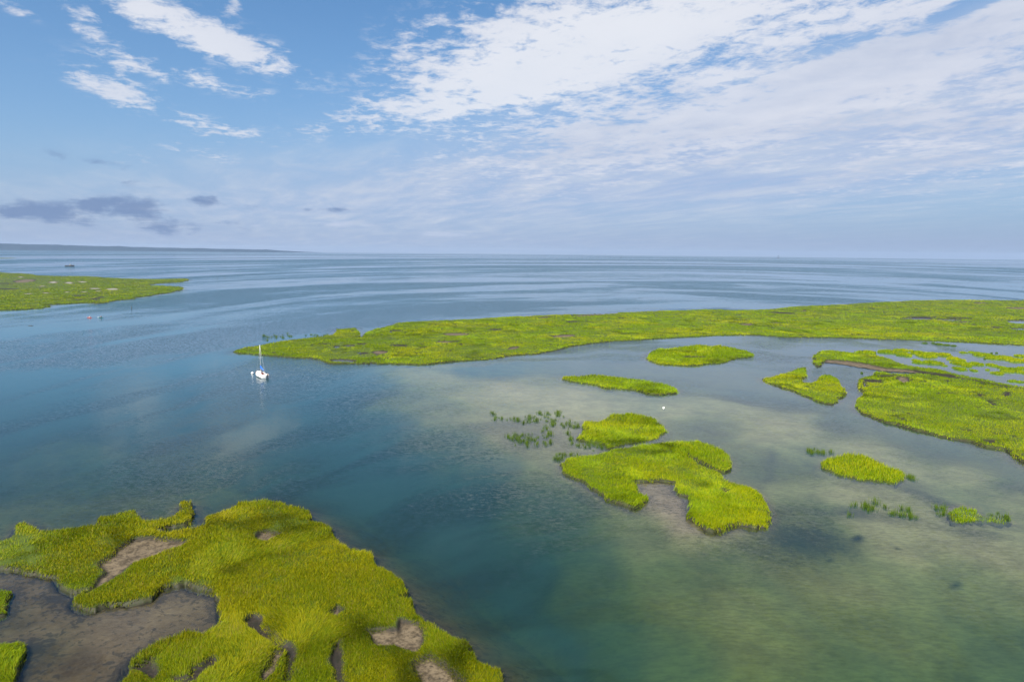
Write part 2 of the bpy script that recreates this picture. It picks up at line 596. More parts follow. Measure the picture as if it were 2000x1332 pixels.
# the foreground islet
islet('large yellow-green marsh islet with bare mud patches filling the near left corner',
      [(-160, 1045), (0, 1054)] + z1([(60, 345), (115, 265), (180, 255), (235, 312), (400, 322), (520, 305), (640, 292), (680, 232), (780, 205), (870, 195), (900, 245), (960, 262),
          (1100, 232), (1160, 195), (1165, 140), (1250, 130), (1262, 200), (1230, 265), (1100, 285), (990, 312), (1010, 340), (1100, 345), (1200, 318), (1320, 292), (1312, 238), (1400, 215),
          (1500, 190), (1530, 150), (1700, 130)]) +
      z2([(130, 130), (260, 145), (420, 185), (430, 250), (500, 260), (570, 300), (620, 390), (700, 450), (830, 470), (850, 550), (960, 620), (1060, 720), (1015, 765), (1090, 775), (1150, 860),
          (1220, 900), (1300, 940), (1310, 990), (1380, 1030), (1450, 1040), (1470, 1095), (1395, 1130), (1470, 1150), (1550, 1210), (1640, 1220), (1675, 1300)]) +
      [(1000, 1400), (1010, 1560), (200, 1560), (210, 1400), (228, 1330)] +
      z1([(800, 1180), (880, 1110), (1000, 1050), (1180, 1000), (1330, 1010), (1420, 950), (1420, 840), (1400, 720), (1280, 700), (1200, 670), (1050, 690), (980, 760), (860, 780), (700, 790),
          (580, 835), (480, 820), (440, 780), (520, 710), (590, 690), (560, 690), (450, 722), (360, 665), (350, 602), (290, 600), (200, 580), (100, 560), (0, 560)]) + [(-160, 1100)],
      holes=[('mud', z1([(770, 440), (870, 380), (1000, 370), (1120, 385), (1230, 390), (1180, 430), (1030, 480), (860, 540), (780, 600), (640, 690), (560, 730), (590, 690), (640, 630), (690, 590), (650, 560), (660, 520), (740, 480)])),
             ('mud', z1([(1660, 385), (1680, 338), (1740, 322), (1830, 345), (1780, 372), (1740, 398)])),
             ('mud', z2([(790, 975), (1000, 955), (1010, 905), (1150, 915), (1180, 970), (1170, 1060), (1120, 1120), (980, 1070), (840, 1070)])),
             ('mud', z2([(1095, 1180), (1200, 1130), (1290, 1190), (1350, 1250), (1440, 1310), (1440, 1420), (1200, 1420), (1150, 1300)])),
             ('pit', z2([(-20, 935), (40, 870), (95, 895), (105, 955), (205, 1015), (245, 1060), (310, 1085), (328, 1170), (305, 1300), (250, 1300), (275, 1180), (262, 1105), (205, 1095), (90, 1000), (0, 955)])),
             ('mud', z2([(175, 1120), (240, 1110), (240, 1190), (200, 1240), (120, 1300), (100, 1250), (160, 1190)])),
             ('pit', z2([(565, 1100), (600, 1062), (620, 1100), (615, 1180), (645, 1290), (660, 1380), (615, 1370), (585, 1230), (570, 1160)])),
             ('mud', z2([(540, 870), (600, 820), (640, 850), (600, 885)])),
             ('pit', z1([(850, 1220), (900, 1190), (960, 1165), (950, 1195), (1000, 1250), (980, 1290), (900, 1240)])),
             ('pit', z1([(1110, 1300), (1220, 1270), (1240, 1230), (1320, 1195), (1390, 1155), (1410, 1190), (1330, 1225), (1260, 1285), (1180, 1330)]))],
      sparse=[(z1([(-300, 350), (60, 330), (170, 360), (280, 430), (200, 590), (-300, 590)]), 0.35), (z1([(880, 190), (1160, 150), (1160, 240), (960, 270), (890, 250)]), 0.35),
              (z1([(640, 520), (860, 540), (780, 620), (640, 620)]), 0.5), (z1([(1000, 640), (1290, 600), (1420, 720), (1050, 770)]), 0.4)],
      hgt=0.62, top=0.38, mat=GRASS)
islet('small round scrap of yellow-green marsh on the brown mudflat by the left edge',
      z1([(-120, 700), (60, 702), (92, 712), (68, 760), (30, 850), (-120, 900)]), hgt=0.5, pits=0.3)
islet('tufty yellow-green marsh scrap with dark gaps in the near corner of the mudflat',
      z1([(-150, 1085), (80, 1052), (148, 1062), (148, 1150), (120, 1250), (100, 1330), (60, 1500), (-150, 1500)]), hgt=0.5, pits=0.75)
# midstream
islet('horseshoe-shaped bright marsh islet open round a pale mud fan in midstream',
      z3([(602, 385), (640, 360), (800, 340), (900, 308), (1080, 278), (1300, 257), (1440, 252), (1560, 292), (1610, 340), (1638, 400), (1620, 428), (1580, 438), (1520, 402), (1470, 375), (1420, 340), (1395, 332),
          (1400, 350), (1440, 392), (1530, 432), (1600, 482), (1680, 512), (1780, 537), (1840, 580), (1870, 650), (1893, 715), (1868, 765), (1790, 772), (1700, 752), (1660, 765), (1610, 792), (1560, 800), (1500, 790),
          (1460, 740), (1395, 710), (1378, 640), (1368, 590), (1310, 562), (1290, 492), (1200, 485), (1062, 490), (1072, 560), (1095, 590), (1130, 585), (1128, 612), (1095, 618), (1080, 650), (1040, 660), (980, 635),
          (900, 600), (820, 550), (740, 495), (650, 450)]),
      holes=[('pit', z3([(1575, 548), (1600, 540), (1630, 552), (1605, 566)]))],
      sparse=[(z3([(930, 320), (1080, 300), (1090, 330), (950, 350)]), 0.55)], hgt=0.75, top=0.3)
islet('dome of brighter green marsh grass with a ragged left tail beside the horseshoe islet',
      z3([(700, 232), (745, 200), (740, 170), (765, 130), (850, 122), (920, 87), (1040, 80), (1130, 95), (1210, 130), (1248, 190), (1200, 230), (1080, 252), (1000, 262), (940, 285), (880, 298), (870, 270), (770, 250)]),
      sparse=[(z3([(640, 180), (760, 120), (830, 120), (760, 170), (760, 230), (880, 260), (950, 260), (900, 310), (640, 300)]), 0.5)], hgt=0.9, top=0.12)
islet('oval clump of bright leafy reed with dark stems standing in the shallow side channel',
      z9([(435, 280), (455, 235), (530, 190), (640, 180), (760, 195), (840, 235), (930, 275), (1050, 315), (1075, 350), (1010, 405), (900, 385), (760, 375), (620, 345), (500, 310)]),
      hgt=0.95, top=0.02, dens=0.8)
islet('small bright reed clump with a trailing right tail near the right edge',
      z9([(1392, 620), (1430, 580), (1520, 565), (1610, 590), (1640, 640), (1720, 655), (1830, 675), (1920, 705), (1840, 715), (1720, 700), (1620, 690), (1520, 705), (1430, 690)]),
      sparse=[(z9([(1640, 630), (1950, 680), (1950, 730), (1640, 710)]), 0.5)], hgt=0.8, top=0.02, dens=0.8)
islet('lens-shaped marsh islet with a dark hollow in its middle below the long far marsh',
      z10([(858, 175), (880, 140), (960, 105), (1100, 95), (1200, 82), (1330, 70), (1420, 76), (1460, 86), (1540, 72), (1680, 95), (1780, 115), (1862, 148), (1830, 172), (1720, 178), (1650, 200), (1560, 228), (1430, 235), (1300, 252), (1130, 250), (980, 240), (880, 208)]),
      holes=[('pit', z10([(1180, 180), (1240, 170), (1400, 172), (1420, 182), (1240, 186)]))], hgt=0.9, top=0.25)
islet('slim slanting marsh islet like a green blade above the pale sand bar',
      z10([(75, 372), (110, 355), (240, 352), (380, 338), (480, 342), (620, 362), (800, 385), (960, 415), (1080, 440), (1175, 478), (1120, 512), (960, 520), (860, 510), (790, 485), (640, 465), (480, 460), (350, 425), (200, 400)]), hgt=0.85, top=0.2)
islet('fish-tailed marsh islet with a notched pool in its far side',
      z4([(102, 365), (180, 352), (300, 322), (350, 292), (430, 278), (420, 350), (392, 365), (392, 395), (440, 398), (500, 385), (530, 348), (580, 340), (640, 370), (690, 430), (708, 470), (650, 530), (600, 550), (520, 530), (420, 490), (330, 455), (220, 420), (130, 388)]),
      hgt=0.65, top=0.32)
islet('broad yellow-green marsh island running off the right edge of the picture',
      z4([(780, 550), (805, 510), (830, 490), (855, 465), (805, 445), (788, 395), (830, 362), (905, 345), (915, 318), (1000, 322), (1100, 338), (1180, 330), (1300, 340), (1480, 368), (1660, 395), (1850, 425), (2000, 445), (2500, 500),
          (2900, 700), (2700, 1200), (2300, 1120), (2000, 975), (1920, 920), (1850, 870), (1700, 850), (1590, 810), (1450, 790), (1340, 760), (1200, 730), (1080, 690), (980, 670), (850, 620), (790, 590)]),
      holes=[('pit', z4([(1365, 485), (1385, 475), (1405, 485), (1385, 492)])), ('pit', z4([(1655, 490), (1680, 480), (1705, 488), (1680, 498)])), ('pit', z4([(1830, 485), (1860, 465), (1895, 462), (1880, 490), (1850, 495)])),
             ('pit', z4([(1735, 535), (1760, 525), (1790, 565), (1760, 560)])), ('mud', z4([(1060, 375), (1090, 350), (1170, 362), (1178, 390), (1120, 405)])), ('pit', z4([(930, 350), (1060, 345), (1060, 360), (940, 362)])),
             ('pit', z4([(840, 378), (960, 380), (965, 402), (850, 392)])), ('pool', z4([(832, 395), (850, 390), (858, 430), (838, 432)]))],
      hgt=0.6, top=0.42, pits=0.25)
islet('narrow winding strip of marsh with a dark cut bank beside the broad right island',
      z4([(468, 212), (510, 170), (620, 165), (760, 180), (900, 195), (1050, 235), (1150, 268), (1250, 288), (1400, 308), (1500, 335), (1650, 360), (1800, 390), (1950, 420), (2400, 470), (2400, 490), (1950, 432), (1850, 415), (1700, 388), (1550, 362), (1450, 345),
          (1250, 320), (1160, 312), (1000, 302), (900, 288), (800, 271), (700, 253), (575, 240), (548, 243), (530, 270), (500, 280), (480, 250)]),
      holes=[('mud', z4([(555, 231), (650, 234), (800, 250), (900, 270), (1000, 290), (1160, 304), (1250, 322), (1160, 335), (1000, 325), (880, 310), (760, 290), (700, 275), (560, 255)])), ('pit', z4([(1200, 306), (1300, 322), (1480, 343), (1500, 352), (1480, 362), (1300, 345), (1200, 330)]))], hgt=0.6, top=0.42)
# the long far marsh
islet('long far marsh narrowing to a green point behind the moored sailboat',
      z5([(38, 265), (80, 248), (200, 228), (330, 207), (440, 195), (520, 183), (545, 155), (640, 150), (655, 175), (665, 195), (685, 170), (720, 160), (770, 150), (850, 125), (1000, 117), (1200, 107), (1400, 97), (1600, 87), (1900, 80)]) +
      z8([(0, 125), (150, 120), (350, 114), (480, 112), (600, 116), (850, 101), (1050, 89), (1250, 76), (1450, 66), (1700, 63), (2000, 66), (2800, 80), (2800, 330), (2000, 285), (1700, 268), (1400, 256), (1100, 248), (850, 246), (700, 233), (500, 235), (300, 245), (100, 258)]) +
      z5([(1900, 212), (1800, 222), (1700, 237), (1600, 262), (1500, 278), (1420, 282), (1300, 300), (1080, 315), (950, 328), (800, 322), (520, 322), (450, 300), (300, 290), (150, 275), (60, 272)]),
      holes=[('pool', ellipse_poly(672, 704, 27, 3.5, 2)), ('pool', ellipse_poly(658, 677, 6, 2.5)), ('pool', ellipse_poly(682, 675, 12, 2)), ('pool', ellipse_poly(708, 672, 10, 1.6)), ('mud', ellipse_poly(742, 688, 16, 3, 0)), ('pit', ellipse_poly(712, 689.5, 10, 1.6)),
             ('pit', ellipse_poly(780, 675, 16, 2.2, 2)), ('mud', ellipse_poly(893, 652.5, 26, 2.6)), ('mud', ellipse_poly(870, 668, 18, 2)), ('pit', ellipse_poly(890, 667, 10, 1.8)), ('pit', ellipse_poly(772, 646, 12, 1.2)), ('pit', ellipse_poly(968, 643.5, 12, 1.8)),
             ('mud', ellipse_poly(1100, 656, 24, 2.4, -3)), ('mud', ellipse_poly(1002, 680, 12, 2.2, -10)), ('pit', ellipse_poly(1118, 628, 14, 1.4)), ('mud', ellipse_poly(1062, 620, 12, 1.3, -10)), ('mud', ellipse_poly(1150, 615.5, 35, 1.3, -3)),
             ('mud', ellipse_poly(1457, 633.6, 14, 1.5)), ('mud', ellipse_poly(1515, 631, 12, 1.2)), ('pit', ellipse_poly(1530, 611.5, 28, 1.6, 3)), ('mud', ellipse_poly(1571, 607, 6, 1)),
             ('pool', ellipse_poly(1790, 622.5, 34, 1.8, 1)), ('pit', ellipse_poly(1800, 619.6, 36, 1.4, 1)), ('pool', ellipse_poly(1850, 624.5, 26, 1.8, 2)), ('pit', ellipse_poly(1870, 621.4, 28, 1.4, 2)), ('pool', ellipse_poly(1990, 628.5, 28, 3.5, 3)), ('pool', ellipse_poly(1995, 643, 24, 2, 2)),
             ('mud', ellipse_poly(1990, 602, 28, 1.6)), ('mud', ellipse_poly(1916, 592, 14, 1)), ('pit', ellipse_poly(1950, 640, 14, 1.6)), ('mud', ellipse_poly(1885, 629, 12, 1.2))],
      sparse=[(z5([(500, 225), (700, 215), (720, 290), (520, 290)]), 0.7), (ellipse_poly(1120, 655, 60, 9), 0.75)],
      hgt=0.5, top=0.3, pits=0.15)
islet('flat marsh point with white sand patches on the far left bank',
      z6([(-900, 440), (0, 460), (280, 475), (350, 490), (600, 497), (850, 497), (1000, 510), (1200, 522), (1500, 526), (1800, 522), (1860, 536), (1760, 555), (1470, 575), (1460, 590), (1600, 592), (1780, 600), (1790, 632), (1700, 650), (1500, 685), (1325, 703),
          (1300, 718), (1100, 735), (950, 765), (850, 755), (600, 765), (480, 775), (500, 790), (400, 808), (200, 820), (0, 825), (-900, 850)]),
      holes=[('sand', ellipse_poly(107, 552, 9, 1.6)), ('sand', ellipse_poly(134, 553, 10, 1.6, 3)), ('sand', ellipse_poly(158, 551.3, 11, 1.2)), ('sand', ellipse_poly(190, 564, 15, 1.5)), ('sand', ellipse_poly(231, 565, 15, 2.0)), ('sand', ellipse_poly(134, 571.5, 7, 1.2)),
             ('sand', ellipse_poly(43, 541.6, 7, 1.2)), ('sand', ellipse_poly(80, 559.5, 6, 1)), ('sand', ellipse_poly(92, 572.5, 9, 0.9)), ('sand', ellipse_poly(168, 571, 9, 0.9)), ('sand', ellipse_poly(193, 569, 8, 0.9)), ('sand', ellipse_poly(60, 573.5, 9, 0.8)),
             ('pit', ellipse_poly(152, 578, 11, 1.5, -3)), ('pit', ellipse_poly(191, 583, 13, 1.6, -8)), ('pit', ellipse_poly(12, 564.6, 26, 1.3, 1)), ('pit', ellipse_poly(12, 554, 16, 1.2, 1)), ('mud', ellipse_poly(48, 549, 22, 3.2, -3)), ('pit', ellipse_poly(155, 585.5, 10, 0.9))],
      sparse=[(ellipse_poly(50, 553, 75, 12), 0.35)], hgt=0.6, top=0.42, pits=0.1)
islet('low dark bar of marsh far out beyond the left marsh point',
      [(-60, 502.5), (0, 503), (36, 504), (20, 505), (-60, 505.4)], hgt=0.5, top=0.4)


# ------------------------------------------------------------------ the fine grid on which the islets are raised
TH = np.radians(np.linspace(-49, 47, 1400))
LD = np.arange(math.log(34.0), math.log(2600.0), 0.0042)
TT, LL = np.meshgrid(TH, LD)
DD = np.exp(LL)
GX, GY = DD * np.sin(TT), DD * np.cos(TT)
wob = 0.75
GXW = GX + (fbm(GX, GY, 7.0, 4, 11, 0.62) - 0.5) * 2.6 * wob + (fbm(GX, GY, 0.9, 2, 91) - 0.5) * 0.7 + np.clip((DD - 160) / 300, 0, 1) * (fbm(GX, GY, 24.0, 2, 51) - 0.5) * 7
GYW = GY + (fbm(GX, GY, 7.0, 4, 31, 0.62) - 0.5) * 2.6 * wob + (fbm(GX, GY, 0.9, 2, 71) - 0.5) * 0.7 + np.clip((DD - 160) / 300, 0, 1) * (fbm(GX, GY, 24.0, 2, 61) - 0.5) * 10
NHGT = fbm(GX, GY, 9.0, 3, 5)
NPIT = fbm(GX, GY, 2.2, 3, 17)
NPITB = fbm(GX, GY, 16.0, 2, 23)
NDEN = fbm(GX, GY, 1.6, 2, 41)
SWA, SWM = fbm(GX, GY, 11.0, 3, 301) * 14.0, 0.62 * sstep(0.40, 0.72, fbm(GX, GY, 6.0, 3, 311))
SWX, SWY = np.cos(SWA) * SWM, np.sin(SWA) * SWM
PXA = (TH[1] - TH[0]) * 683.0 * 0.0042 * DD * (H * 683.0 / DD ** 2)      # picture area of one cell at 1024 px: how finely a spot needs blades

BL_RATE = 9.5


def blades(X, Y, Z, hgt, d, wind=0.12, wide=1.0, flat=1.0, swirl=None):
    """Arrays of blades of grass rooted at X, Y, Z: five-point bent blades near by, three-point ones far off."""
    n = len(X)
    phi = rng.uniform(0, math.pi, n)
    wd = np.maximum(0.018, (0.00038 + 0.00048 * sstep(90, 330, d)) * d) * rng.uniform(0.7, 1.5, n) * wide
    la = rng.uniform(0, 2 * math.pi, n)
    ln = hgt * np.abs(rng.normal(0.0, 0.34, n)) * flat
    lx, ly = np.cos(la) * ln + wind * hgt, np.sin(la) * ln
    if swirl is not None:
        lx, ly = lx + hgt * swirl[0], ly + hgt * swirl[1]
    wx, wy = np.cos(phi) * wd, np.sin(phi) * wd
    near = d < 125
    out_v, out_q, out_t, out_tone = [], None, None, []
    tone = 0.5 + (rng.random(n) - 0.5) * (1 - 0.6 * sstep(110, 320, d))
    base = 0
    if near.any():
        k = near
        m = int(k.sum())
        v = np.empty((m, 5, 3))
        for i, (s, f, l) in enumerate(((-1, 0, 0), (1, 0, 0), (1, 0.55, 0.32), (-1, 0.55, 0.32))):
            ww = 0.6 if f == 0 else 0.52
            v[:, i, 0] = X[k] + s * wx[k] * ww + lx[k] * l
            v[:, i, 1] = Y[k] + s * wy[k] * ww + ly[k] * l
            v[:, i, 2] = Z[k] + hgt[k] * f
        v[:, 4, 0], v[:, 4, 1], v[:, 4, 2] = X[k] + lx[k], Y[k] + ly[k], Z[k] + hgt[k] * (1 - 0.25 * np.minimum(1, ln[k] / hgt[k]))
        idx = np.arange(m) * 5
        out_q = idx[:, None] + np.array([0, 1, 2, 3])
        t1 = idx[:, None] + np.array([3, 2, 4])
        out_t = t1
        out_v.append(v.reshape(-1, 3))
        out_tone.append(np.repeat(tone[k], 5))
        base = m * 5
    if (~near).any():
        k = ~near
        m = int(k.sum())
        v = np.empty((m, 3, 3))
        for i, s in enumerate((-1, 1)):
            v[:, i, 0], v[:, i, 1], v[:, i, 2] = X[k] + s * wx[k] * 0.75, Y[k] + s * wy[k] * 0.75, Z[k]
        v[:, 2, 0], v[:, 2, 1], v[:, 2, 2] = X[k] + lx[k], Y[k] + ly[k], Z[k] + hgt[k]
        idx = base + np.arange(m) * 3
        t2 = idx[:, None] + np.array([0, 1, 2])
        out_t = t2 if out_t is None else np.concatenate([out_t, t2])
        out_v.append(v.reshape(-1, 3))
        out_tone.append(np.repeat(tone[k], 3))
    return np.concatenate(out_v), out_q, out_t, np.concatenate(out_tone)


ISLET_POLYS = []
ZHOLE = {'mud': 0.10, 'pool': -0.10, 'pit': 0.07, 'sand': 0.40}
N_BLADES = 0
for sp in ISLETS:
    poly = outline(sp['pts'], 0.3)
    ISLET_POLYS.append(poly)
    pd, pt = np.hypot(poly[:, 0], poly[:, 1]), np.arctan2(poly[:, 0], poly[:, 1])
    mar = 0.03 + 3.0 / pd.min()
    i0, i1 = np.searchsorted(LD, math.log(pd.min()) - mar), np.searchsorted(LD, math.log(pd.max()) + mar)
    j0, j1 = np.searchsorted(TH, pt.min() - mar), np.searchsorted(TH, pt.max() + mar)
    sl = (slice(max(i0, 0), i1), slice(max(j0, 0), j1))
    X, Y, D = GX[sl], GY[sl], DD[sl]
    xw, yw = GXW[sl], GYW[sl]
    k = np.clip(pd.mean() / 110.0, 0.45, 1.0) if len(sp['pts']) < 40 else 1.0
    xw, yw = X + (xw - X) * k, Y + (yw - Y) * k
    s = signed(xw, yw, poly)
    wB = (0.16 + 0.0012 * D) * sp['bank']
    e = sstep(-wB, wB, s)
    top = sp['top'] + (NHGT[sl] - 0.5) * 0.35
    z = -0.75 + (top + 0.75) * e
    hol = np.zeros_like(s)
    gap = np.zeros_like(s)
    pale = np.zeros_like(s)
    mudv = 1.0 - sstep(-0.2, 0.9, s - 0.25 * wB)
    for kind, hp in sp['holes']:
        ph = outline(hp, 0.25)
        kw = 1.3 if kind == 'sand' else 0.45
        sh = signed(X + (xw - X) * kw, Y + (yw - Y) * kw, ph)
        sh = sh + (0.08 if kind == 'pit' and D.min() < 110 else 0.0)
        he = sstep(-wB * 0.8, wB * 0.8, sh)
        gap = np.maximum(gap, sstep(-0.45, 0.45, sh + (NDEN[sl] - 0.5) * 1.3) if kind != 'sand' else he)
        z = z + (ZHOLE[kind] + (NDEN[sl] - 0.5) * 0.08 - z) * he
        hol = np.maximum(hol, he)
        mudv = np.maximum(mudv, sstep(-0.6, 0.1, sh) * (0.0 if kind == 'sand' else 1.0))
        if kind in ('mud', 'sand', 'pool'):
            pale = np.maximum(pale, sstep(0.0, wB * 2.5, sh) * {'mud': 1.0, 'sand': 3.0, 'pool': 0.6}[kind])
    if sp['pits'] > 0:
        pv = sstep(0.665, 0.70, NPIT[sl] + (NPITB[sl] - 0.5) * 0.28 + (sp['pits'] - 0.5) * 0.10) * sstep(0.3, 0.8, s)
        z = z - 0.33 * pv * (1 - hol)
        hol = np.maximum(hol, pv)
        gap = np.maximum(gap, pv)
        mudv = np.maximum(mudv, pv)
    cx0, cy0 = float(poly[:, 0].mean()), float(poly[:, 1].mean())
    root = thing(sp['name'], (cx0, cy0, 0.0), sp['label'], 'marsh islet')
    # the peat mound
    keep = s > -wB * 1.6
    cell = keep[:-1, :-1] | keep[1:, :-1] | keep[:-1, 1:] | keep[1:, 1:]
    idx = np.arange(s.size).reshape(s.shape)
    q = np.stack([idx[:-1, :-1][cell], idx[:-1, 1:][cell], idx[1:, 1:][cell], idx[1:, :-1][cell]], 1)
    used, inv_ = np.unique(q.ravel(), return_inverse=True)
    V = np.stack([X.ravel()[used] - cx0, Y.ravel()[used] - cy0, z.ravel()[used]], 1)
    me = mesh_from('peat_bank', V, quads=inv_.reshape(-1, 4), floats={'mud': mudv.ravel()[used], 'pale': pale.ravel()[used]})
    link('peat_bank', me, PEAT, root)
    # the grass that stands on it
    den = sstep(-wB * 0.85, wB * 0.2 + 0.3, s + (NDEN[sl] - 0.5) * (wB * 1.2 + 0.5)) * np.clip(1.0 - gap * 1.08, 0, 1) * np.clip(0.55 + (NDEN[sl] - 0.3) * 1.6, 0.25, 1.1) * sp['dens']
    for spp, f in sp['sparse']:
        ss = sstep(-0.8, 0.8, signed(xw, yw, outline(spp, 0.3)))
        den = den * (1 - ss * (1 - f * (0.35 + sstep(0.35, 0.6, NDEN[sl]))))
    lam = den * PXA[sl] * BL_RATE * (1 + 0.9 * sstep(120, 320, D))
    cnt = np.floor(lam + rng.random(lam.shape)).astype(int).ravel()
    ci = np.repeat(np.arange(lam.size), cnt)
    n = len(ci)
    N_BLADES += n
    if n:
        th = TT[sl].ravel()[ci] + (rng.random(n) - 0.5) * (TH[1] - TH[0])
        ld = LL[sl].ravel()[ci] + (rng.random(n) - 0.5) * 0.0042
        d = np.exp(ld)
        bx, by = d * np.sin(th), d * np.cos(th)
        tall = 0.38 + 0.75 * NHGT[sl].ravel()[ci] + 0.14 * np.exp(-np.clip(s.ravel()[ci], 0, 9) / 1.2)
        h_ = sp['hgt'] * 0.82 * tall * rng.uniform(0.35, 1.25, n) * (1.0 - 0.55 * gap.ravel()[ci]) * 0.85
        v, qd, tr_, tn = blades(bx - cx0, by - cy0, z.ravel()[ci] - 0.06, h_, d, 0.05, 1.0, 1.0, (SWX[sl].ravel()[ci], SWY[sl].ravel()[ci]))
        me = mesh_from('grass', v, qd, tr_, {'tone': tn})
        tag(link('grass', me, sp['mat'], root), kind='stuff')
print('blades', N_BLADES)


# ------------------------------------------------------------------ seabed and water
BED = [  # pixel of the photograph, depth of water in metres, sandiness of the bottom
    (60, 1130, .10, .08), (60, 1240, .08, .12), (250, 1220, .06, .2), (150, 1180, .12, .05), (330, 1180, .08, .16), (150, 1320, .10, .0), (380, 1200, .1, .1), (40, 1210, .3, .05), (70, 1270, .3, .05), (200, 1280, .07, .08),
    (60, 1000, 1.0, .3), (200, 985, 1.0, .3), (420, 970, 1.2, .3), (50, 900, 1.8, .2), (250, 905, 2.0, .4), (380, 880, 2.0, .4), (120, 880, 1.3, .3), (470, 900, 1.6, .2), (60, 820, 2.6, .1), (300, 830, 2.8, .1),
    (550, 960, 2.2, .1), (500, 850, 2.6, .2), (700, 1000, 3.2, .2), (680, 1060, 2.0, .1), (820, 1160, 1.6, .1), (900, 1220, 1.5, .05), (960, 1270, 1.6, .05), (1000, 1320, 1.8, .05),
    (850, 1080, 4.2, .2), (950, 1180, 4.5, .2), (1060, 1280, 4.2, .3), (1000, 1100, 3.4, .4), (900, 980, 3.2, .3), (1150, 1200, 2.9, .7), (1200, 1290, 2.5, .9), (1120, 1100, 2.4, .7), (1050, 1010, 2.0, .6), (950, 900, 1.9, .5),
    (700, 900, 3.4, .2), (760, 830, 2.4, .4), (650, 760, 3.0, .3), (840, 860, 1.8, .5), (800, 780, 1.1, .7), (860, 740, .7, .9), (1000, 770, .38, 1), (1120, 790, .40, 1), (1250, 800, .5, 1), (940, 790, .5, .9), (880, 800, 1.0, .6),
    (1040, 740, .7, .8), (960, 720, 1.2, .4), (1150, 710, 1.3, .2), (1250, 735, 1.0, .3), (1400, 730, 1.2, .2), (1400, 790, .6, .9), (1550, 830, .50, 1), (1500, 860, .55, .9), (1700, 880, .55, 1), (1850, 910, .6, 1), (1980, 960, .7, .9),
    (1480, 760, 1.4, .2), (1650, 820, 1.4, .3), (1800, 870, 1.5, .3), (1950, 920, 1.6, .3), (2100, 960, 1.6, .3), (1480, 900, 1.1, .4), (1400, 850, .9, .5), (1560, 960, .7, .8), (1640, 970, .45, .9), (1700, 930, .5, .8), (1560, 1020, .9, .3),
    (1590, 1000, .9, .3), (1700, 1040, .55, .9), (1850, 1050, .6, .9), (1980, 1060, .65, .9), (1530, 1070, 1.1, .5), (1400, 1090, 1.5, .8), (1300, 1130, 1.7, .9), (1450, 1160, 1.35, 1), (1650, 1120, 1.0, .95), (1850, 1140, 1.1, .95),
    (1500, 1270, 1.5, .95), (1700, 1250, 1.45, .95), (1900, 1260, 1.7, .9), (1300, 1300, 2.0, .95), (1700, 1340, 1.8, .95), (1980, 1340, 2.0, .9), (1250, 1050, 1.2, .8), (1330, 985, .04, .42), (1290, 960, .08, .3), (1350, 1020, .12, .5),
    (1100, 860, .4, .5), (1000, 850, .45, .5), (1040, 890, .7, .6), (1250, 690, 1.2, .1), (1500, 680, .9, .1), (1600, 690, .9, .1), (1900, 690, .6, .1), (1700, 760, .8, .1), (1700, 700, .7, .1), (2000, 740, .5, .1),
    (300, 740, 3.4, .1), (100, 700, 3.2, .1), (100, 640, 3.2, .1), (420, 680, 3.4, .1), (400, 600, 4, .1), (700, 600, 4, .1), (1200, 570, 4, .1), (1700, 560, 4, .1), (200, 510, 5, .1), (1000, 520, 5, .1), (1800, 525, 5, .1), (-200, 900, 2, .1), (-200, 1200, .3, .2),
    (2300, 1100, 1.5, .9), (2300, 1300, 2, .9), (1000, 1500, 3, .3), (1600, 1500, 2.5, .9), (2000, 1500, 2.5, .9),
]
WEED = [  # dark eelgrass and peat on the bottom: pixel, radii, tilt in the picture, strength
    (1545, 1040, 90, 26, 10, .8), (1470, 1060, 90, 14, 10, .5), (1800, 960, 75, 13, 20, .8), (1870, 985, 90, 12, 20, .7), (1690, 1000, 55, 12, 8, .85), (1770, 1010, 55, 11, 5, .6), (1900, 1030, 90, 13, 8, .7), (1670, 1047, 14, 6, 0, 1.2),
    (1850, 1130, 14, 8, 0, .9), (1990, 1230, 30, 20, 40, .5), (1610, 1076, 10, 4, 0, .8), (1740, 1065, 8, 3, 0, .8), (1600, 880, 45, 12, 15, .5), (1580, 905, 30, 12, 40, .5), (1090, 930, 24, 14, 30, .4), (1150, 965, 60, 8, 35, .6), (1300, 990, 26, 8, 20, .35),
    (985, 826, 70, 16, 0, .55), (1040, 855, 70, 18, 0, .6), (830, 1185, 70, 40, 50, .28), (930, 1265, 60, 40, 50, .25), (130, 1160, 40, 12, 10, .7), (110, 1130, 50, 10, 5, .5), (60, 1260, 40, 18, -20, .8), (40, 1185, 24, 22, -40, .7),
    (210, 1190, 40, 8, 10, .5), (420, 1180, 14, 26, 0, .5), (340, 1160, 60, 8, 0, .4), (1540, 700, 45, 4, 0, .4), (1500, 900, 14, 60, 20, .5), (1380, 835, 60, 8, 12, .35), (1400, 1180, 60, 14, 30, .2), (1600, 1200, 80, 16, 30, .25), (1750, 1290, 90, 16, 30, .22), (1560, 1160, 20, 7, 0, .3),
]
bp = np.array([ground(a, b) for a, b, _, _ in BED])
bv = np.array([(c * (0.72 if a > 1100 and b > 1000 else 1.0), d) for a, b, c, d in BED])
bth, bld = np.arctan2(bp[:, 0], bp[:, 1]), np.log(np.hypot(bp[:, 0], bp[:, 1]))


